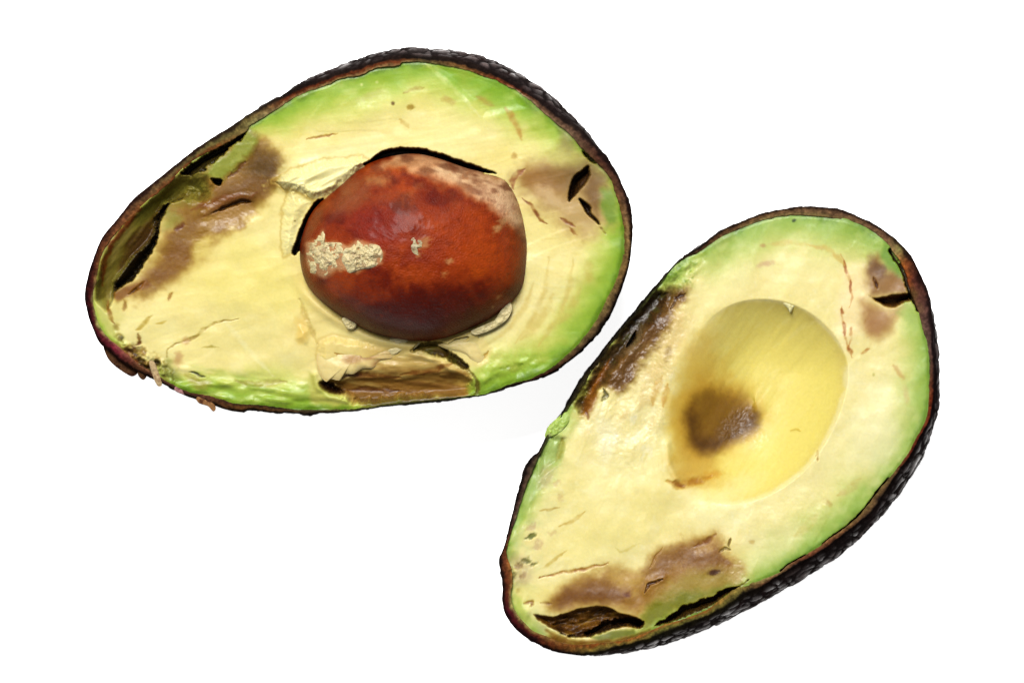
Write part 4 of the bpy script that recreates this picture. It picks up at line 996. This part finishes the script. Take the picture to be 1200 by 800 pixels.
    for pts in ([(1040,561),(1028,575),(1021,585),(1012,597),(1003,607),(990,618),(977,627),(965,637)], [(943,651),(924,661),(916,668)]):
        d = d_line(x, y, pts) + noise(x, y, 6, 295) * .7
        F.h -= 30 * (1 - sm(0.8, 2.4, d)); F.mix(1 - sm(1.2, 2.2, d), (44, 44, 20))
    # right rot and notch
    F.patch([(1018,306),(1028,298),(1040,316),(1056,322),(1064,336),(1062,346),(1020,346),(1012,332),(1012,316)], (166, 126, 88), 9, .95, 4, 296)
    F.blob(1028, 316, 11, (136, 100, 78), .85, 15, -20); F.blob(1046, 334, 18, (176, 132, 88), .7, 8)
    F.patch([(1036,284),(1047,297),(1058,316),(1060,328),(1050,322),(1040,312),(1032,300)], (130, 168, 78), 5, .85, 3, 297)
    F.patch([(1008,352),(1026,356),(1042,364),(1060,358),(1050,370),(1042,386),(1030,397),(1016,392),(1008,378)], (186, 142, 100), 11, .95, 4, 298)
    F.blob(1022, 382, 14, (184, 136, 96), .6, 11)
    F.patch([(990,318),(1010,310),(1014,340),(1008,370),(996,400),(986,380),(992,350)], (246, 222, 160), 10, .65, 6, 299)
    F.patch([(1058,352),(1068,352),(1078,372),(1072,386),(1060,376),(1052,366)], (176, 200, 108), 6, .8, 4, 300)
    dn = F.carve([(1016,345),(1024,349),(1047,345),(1068,343),(1071,351),(1058,355),(1047,362),(1037,359),(1027,354)], 22, 5, .7, rgb=(120, 80, 44), feather=2)
    F.mix(dn * sm(0, .7, noise(x, y, 4, 301, sx=5, ang=-25)), (64, 40, 22), .85); F.h -= dn * 10 * sm(1035, 1066, x)
    d = d_line(x, y, [(1044,294),(1056,312),(1062,326),(1067,344),(1076,362)]) + noise(x, y, 6, 302)
    F.h -= 16 * (1 - sm(1.5, 4, d)); F.mix(1 - sm(2, 4, d), (66, 54, 26))
    F.stroke([(1022,325),(1025,331),(1029,338)], 2, (84, 44, 26), 1, dip=5)
    rb = (170, 92, 44)
    F.stroke([(984,298),(991,312),(996,330),(998,346),(994,360)], 1.2, (214, 160, 104), .6, soft=1.4); F.stroke([(986,358),(987,374),(989,394),(993,410),(998,420)], 1.2, (206, 150, 96), .6, soft=1.4); F.stroke([(997,384),(997,396),(994,408)], 1, (206, 150, 96), .6)
    for pts, w in (([(988,306),(993,320)], 2.5), ([(996,328),(997,342)], 2.6), ([(986,362),(988,366)], 2.4), ([(988,376),(989,392)], 3), ([(997,386),(996,391)], 2.4), ([(994,407),(997,413)], 4), ([(1009,413),(1018,409)], 3)):
        F.stroke(pts, w * 0.6, rb, .75, dip=0.3, soft=1.6)
    F.stroke([(948,287),(968,291),(980,300),(990,312)], 3, (220, 190, 108), .7, soft=3); F.stroke([(900,287),(925,284),(950,287)], 3, (224, 200, 120), .6, soft=3)
    F.blob(895, 288, 4, (200, 160, 116), .7, 3); F.blob(897, 309, 11, (222, 190, 150), .8, 4, -15)
    F.blob(931, 258, 3, (60, 80, 34), .95, 2, -30); F.blob(1023, 439, 2.5, (200, 190, 110), .7)
    F.stroke([(1047,427),(1052,433),(1058,444)], 3, (214, 178, 116), .7, soft=3); F.stroke([(1060,455),(1062,470)], 4, (214, 186, 124), .6, soft=3)
    F.stroke([(1007,560),(1000,568),(992,574),(980,580)], 4, (206, 184, 112), .6, soft=4); F.stroke([(966,586),(972,590)], 3, (190, 160, 90), .6, soft=3)
    F.stroke([(958,600),(948,614),(930,628)], 6, (214, 200, 118), .5, soft=5); F.blob(881, 634, 5, (206, 176, 110), .6, 3)
    # ---------------- seed hollow
    hc = smooth_closed(B_HOL, 700)
    th = np.arctan2(y - B_HC[1], x - B_HC[0]); rh = polar(hc, B_HC, th)
    rho = np.hypot(x - B_HC[0], y - B_HC[1]) / rh
    leftness = sm(-0.35, 0.75, -np.cos(th + 0.1))
    tt = np.linspace(-math.pi, math.pi, 720, endpoint=False); rt = polar(hc, B_HC, tt)
    kr = np.hanning(121); kr /= kr.sum()
    rt = np.convolve(np.concatenate([rt[-60:], rt, rt[:60]]), kr, 'valid') * 1.02
    rs = np.hypot(x - B_HC[0], y - B_HC[1]) / np.interp(th, tt, rt, period=2 * math.pi)
    rs_l = rs / (1 + 0.10 * leftness)
    soft = 46 * (1 - sm(0.0, 1.0, rs_l ** 1.35))
    hsd = sd_poly(x, y, hc, 130)
    hsd = hsd + noise(x, y, 10, 304) * 1.0 * np.exp(-np.abs(hsd) / 4)
    lip = 1 - sm(-20, 3.0, hsd)
    hc2 = np.stack([B_HC[0] + np.cos(tt) * rt, B_HC[1] + np.sin(tt) * rt], 1)
    din = np.clip(-sd_poly(x, y, hc2, 130), 0, 80) / 80.0
    sharp = 42 * np.clip(1 - (1 - din) ** 2.0, 0, 1) ** 0.95
    hol = sharp * (1 - leftness) + soft * leftness
    calm = 1 - np.clip(lip * (1 - leftness) + (1 - sm(.7, 1.1, rs)) * leftness, 0, 1) * 0.85
    F.h = F.h * calm - hol
    inn = 1 - sm(-4, 1, hsd)
    softin = 1 - sm(0.62, 1.12, rs + noise(x, y, 16, 305) * .08)
    mk = inn * (1 - leftness) + softin * leftness
    F.wet = F.wet * (1 - 0.8 * mk)
    F.mix(mk, (244, 227, 122))
    F.mix(mk * sm(0, 1, noise(x, y, 40, 306)), (246, 232, 128), .6)
    F.mix(mk * sm(.86, .97, rs) * (1 - leftness), (236, 216, 126), .6)
    F.mix(mk * sm(.1, 1, noise(x, y, 7, 330, sx=7, ang=-58)) * (1 - sm(850, 930, x)), (230, 200, 96), .35)
    F.mix(mk * sm(.35, 1, noise(x, y, 6, 331, sx=4, ang=-40)), (250, 240, 166), .22)
    F.h += mk * noise(x, y, 9, 332, 2, sx=5, ang=-55) * 0.35
    F.blob(806, 480, 26, (226, 186, 78), .6, 55, 12); F.blob(822, 424, 26, (234, 196, 96), .6, 40, 25); F.blob(820, 560, 40, (226, 184, 84), .5, 14, 5)
    F.blob(870, 565, 30, (244, 232, 150), .6, 12, -20)
    SP = [(806,478),(812,466),(826,456),(846,452),(866,460),(882,476),(888,488),(882,502),(866,512),(850,522),(832,530),(816,530),(808,514)]
    F.patch(SP, (220, 164, 66), 24, .75, 6, 307, off=-6)
    F.patch(SP, (150, 112, 52), 15, .95, 5, 308, off=2)
    F.patch([(800,496),(812,520),(836,530),(840,552),(812,568),(794,566),(788,540)], (212, 168, 78), 14, .6, 5, 314)
    F.patch([(806,484),(812,478),(816,500),(822,514),(836,516),(856,508),(876,496),(886,486),(886,498),(868,512),(846,524),(824,532),(810,520)], (94, 60, 32), 12, .8, 3, 309, off=-1)
    F.patch([(842,506),(850,492),(864,484),(880,480),(884,488),(872,500),(856,510)], (124, 88, 52), 8, .6, 3, 310)
    spk = (1 - sm(-2, 8, sd_poly(x, y, [(840,508),(850,492),(864,482),(884,480),(884,492),(866,506),(852,516)])))
    F.h += spk * noise(x, y, 4, 311, 2) * 0.45
    F.mix(spk * sm(.3, .9, noise(x, y, 3, 312)), (150, 118, 78), .3)
    F.stroke([(781,563),(794,568),(806,566),(820,562),(834,558)], 5, (188, 128, 44), .8, soft=5, dip=2)
    F.stroke([(790,566),(800,569)], 4, (150, 90, 40), .8, soft=2, dip=2)
    F.blob(836, 556, 12, (222, 170, 66), .7, 6, -15)
    F.stroke([(930,505),(934,503),(938,505)], 2, (206, 178, 80), .8, dip=-1.5)
    F.h += 2.2 * np.exp(-(d_line(x, y, [(782,520),(784,545),(792,560)]) / 4) ** 2)
    F.stroke([(955,533),(957,528),(958,540)], 2, (190, 150, 90), .7, dip=2)
    F.patch([(988,430),(996,424),(1000,440),(996,456),(988,452)], (250, 240, 180), 4, .6, 2, 313)
    F.soak([(690,430),(745,420),(795,350),(812,372),(790,440),(780,520),(750,550),(690,540),(672,490)], .6, 14, .5)
    F.soak(S1, .6, 6, .8); F.soak([(852,656),(868,658),(874,676),(862,686),(850,678)], .9, 5, .6); F.soak([(752,680),(782,668),(780,700),(760,716)], .3, 8, .5)
    F.soak([(618,560),(650,506),(668,520),(640,580),(612,620)], .5, 8, .4); F.soak([(850,600),(940,560),(990,600),(900,660)], .3, 16, .2); F.soak([(1000,262),(1040,290),(1020,306),(990,290)], .4, 10, .4)
    F.h -= 0.8 * (1 - sm(0, 3.5, db))
    lowest = -0.80 * FACE * np.sqrt(np.clip(1 - np.clip(1 - (db + 3) / 165.0, 0, 1) ** 2, 0, 1))
    F.h = np.maximum(F.h, lowest)
    finish_face("flesh", F, B_z(x, y), B_C, org, M_flesh, root, lambda r, bz: bz * (1 - 0.86 * math.sqrt(1 - r ** 2)) - 3)
    R = [(594,645,150,84,44,112,62,40,44,28,24),(603,612,120,104,76,86,58,50,38,28,24),(619,563,110,92,66,90,66,54,36,26,22),(634,532,84,76,48,60,48,40,32,24,22),(647,502,150,176,76,80,90,40,40,40,24),
         (671,472,70,66,34,44,40,26,28,24,20),(699,427,56,44,26,40,32,22,28,22,18),(744,371,52,46,26,38,34,22,26,22,18),(762,349,80,86,40,46,46,26,28,24,18),(789,314,128,150,66,60,56,34,30,26,20),(810,300,90,76,44,62,46,32,32,26,22),
         (832,286,150,116,70,98,64,40,44,32,26),(877,264,150,134,80,132,98,62,60,42,30),(927,252,146,124,76,128,96,66,58,40,30),(987,257,130,108,66,126,94,66,58,40,32),(1020,270,140,108,72,124,90,64,60,42,34),
         (1037,283,150,112,76,126,90,66,56,40,30),(1050,297,200,168,104,150,140,80,70,54,34),(1057,311,196,112,50,130,72,38,54,34,26),(1064,330,150,74,38,98,52,40,48,26,24),(1067,345,120,86,50,96,56,46,50,30,28),(1080,383,124,96,76,114,82,74,56,40,40),
         (1087,408,110,90,70,108,80,72,50,36,36),(1088,440,130,106,76,104,66,50,44,32,32),(1087,470,128,64,34,122,50,28,40,28,28),(1081,497,116,66,40,126,54,30,40,28,28),(1062,532,120,62,36,100,40,26,38,28,28),(1043,557,120,98,58,112,84,54,42,32,30),
         (1012,596,144,116,70,124,94,60,42,32,30),(968,633,150,108,68,120,72,46,42,32,30),(943,650,142,90,58,116,64,44,42,32,30),(914,669,160,128,84,128,96,64,44,34,30),(893,678,150,130,80,116,78,52,44,34,30),(864,688,164,142,70,124,112,54,44,38,28),
         (827,714,156,104,44,138,124,58,48,42,28),(778,731,162,108,50,122,118,52,46,42,28),(745,745,170,106,46,140,112,52,48,42,28),(702,753,140,74,30,150,128,56,50,44,28),(660,753,134,84,40,110,60,28,42,24,20),(623,737,166,140,78,88,34,26,46,20,22),
         (602,712,180,172,96,92,28,36,50,18,24),(599,697,170,150,84,96,40,30,46,22,22),(599,670,190,130,66,120,62,34,44,26,22)]
    build_skin(B_FL, B_RIM, B_SIL, B_C, org, B_z, R, root, 17)
    def nib(x, y, t):
        c = np.zeros(x.shape + (3,)); c[:] = (246, 238, 176); return c
    blob_obj("flesh_scrap", [(916,354),(924,353),(932,357),(929,362),(926,366),(923,361)], lambda X, Y: B_z(X, Y) - 4 + 0 * X, nib, M_flesh, root, org, 4, 60, 10)
    def gcol(x, y, t):
        c = np.zeros(x.shape + (3,)); c[:] = (178, 206, 96)
        k = sm(-.1, .8, noise(x, y, 7, 320))[..., None]
        return c * (1 - k) + np.array([206, 222, 136]) * k
    blob_obj("flesh_flap", [(639,512),(640,505),(644,498),(655,488),(664,482),(668,492),(662,502),(655,508),(648,511)], lambda X, Y: B_z(X, Y) - 1 + noise(X, Y, 9, 321) * 1.2, gcol, M_flesh, root, org, 4.5, 110, 18)
    return root
build_B()
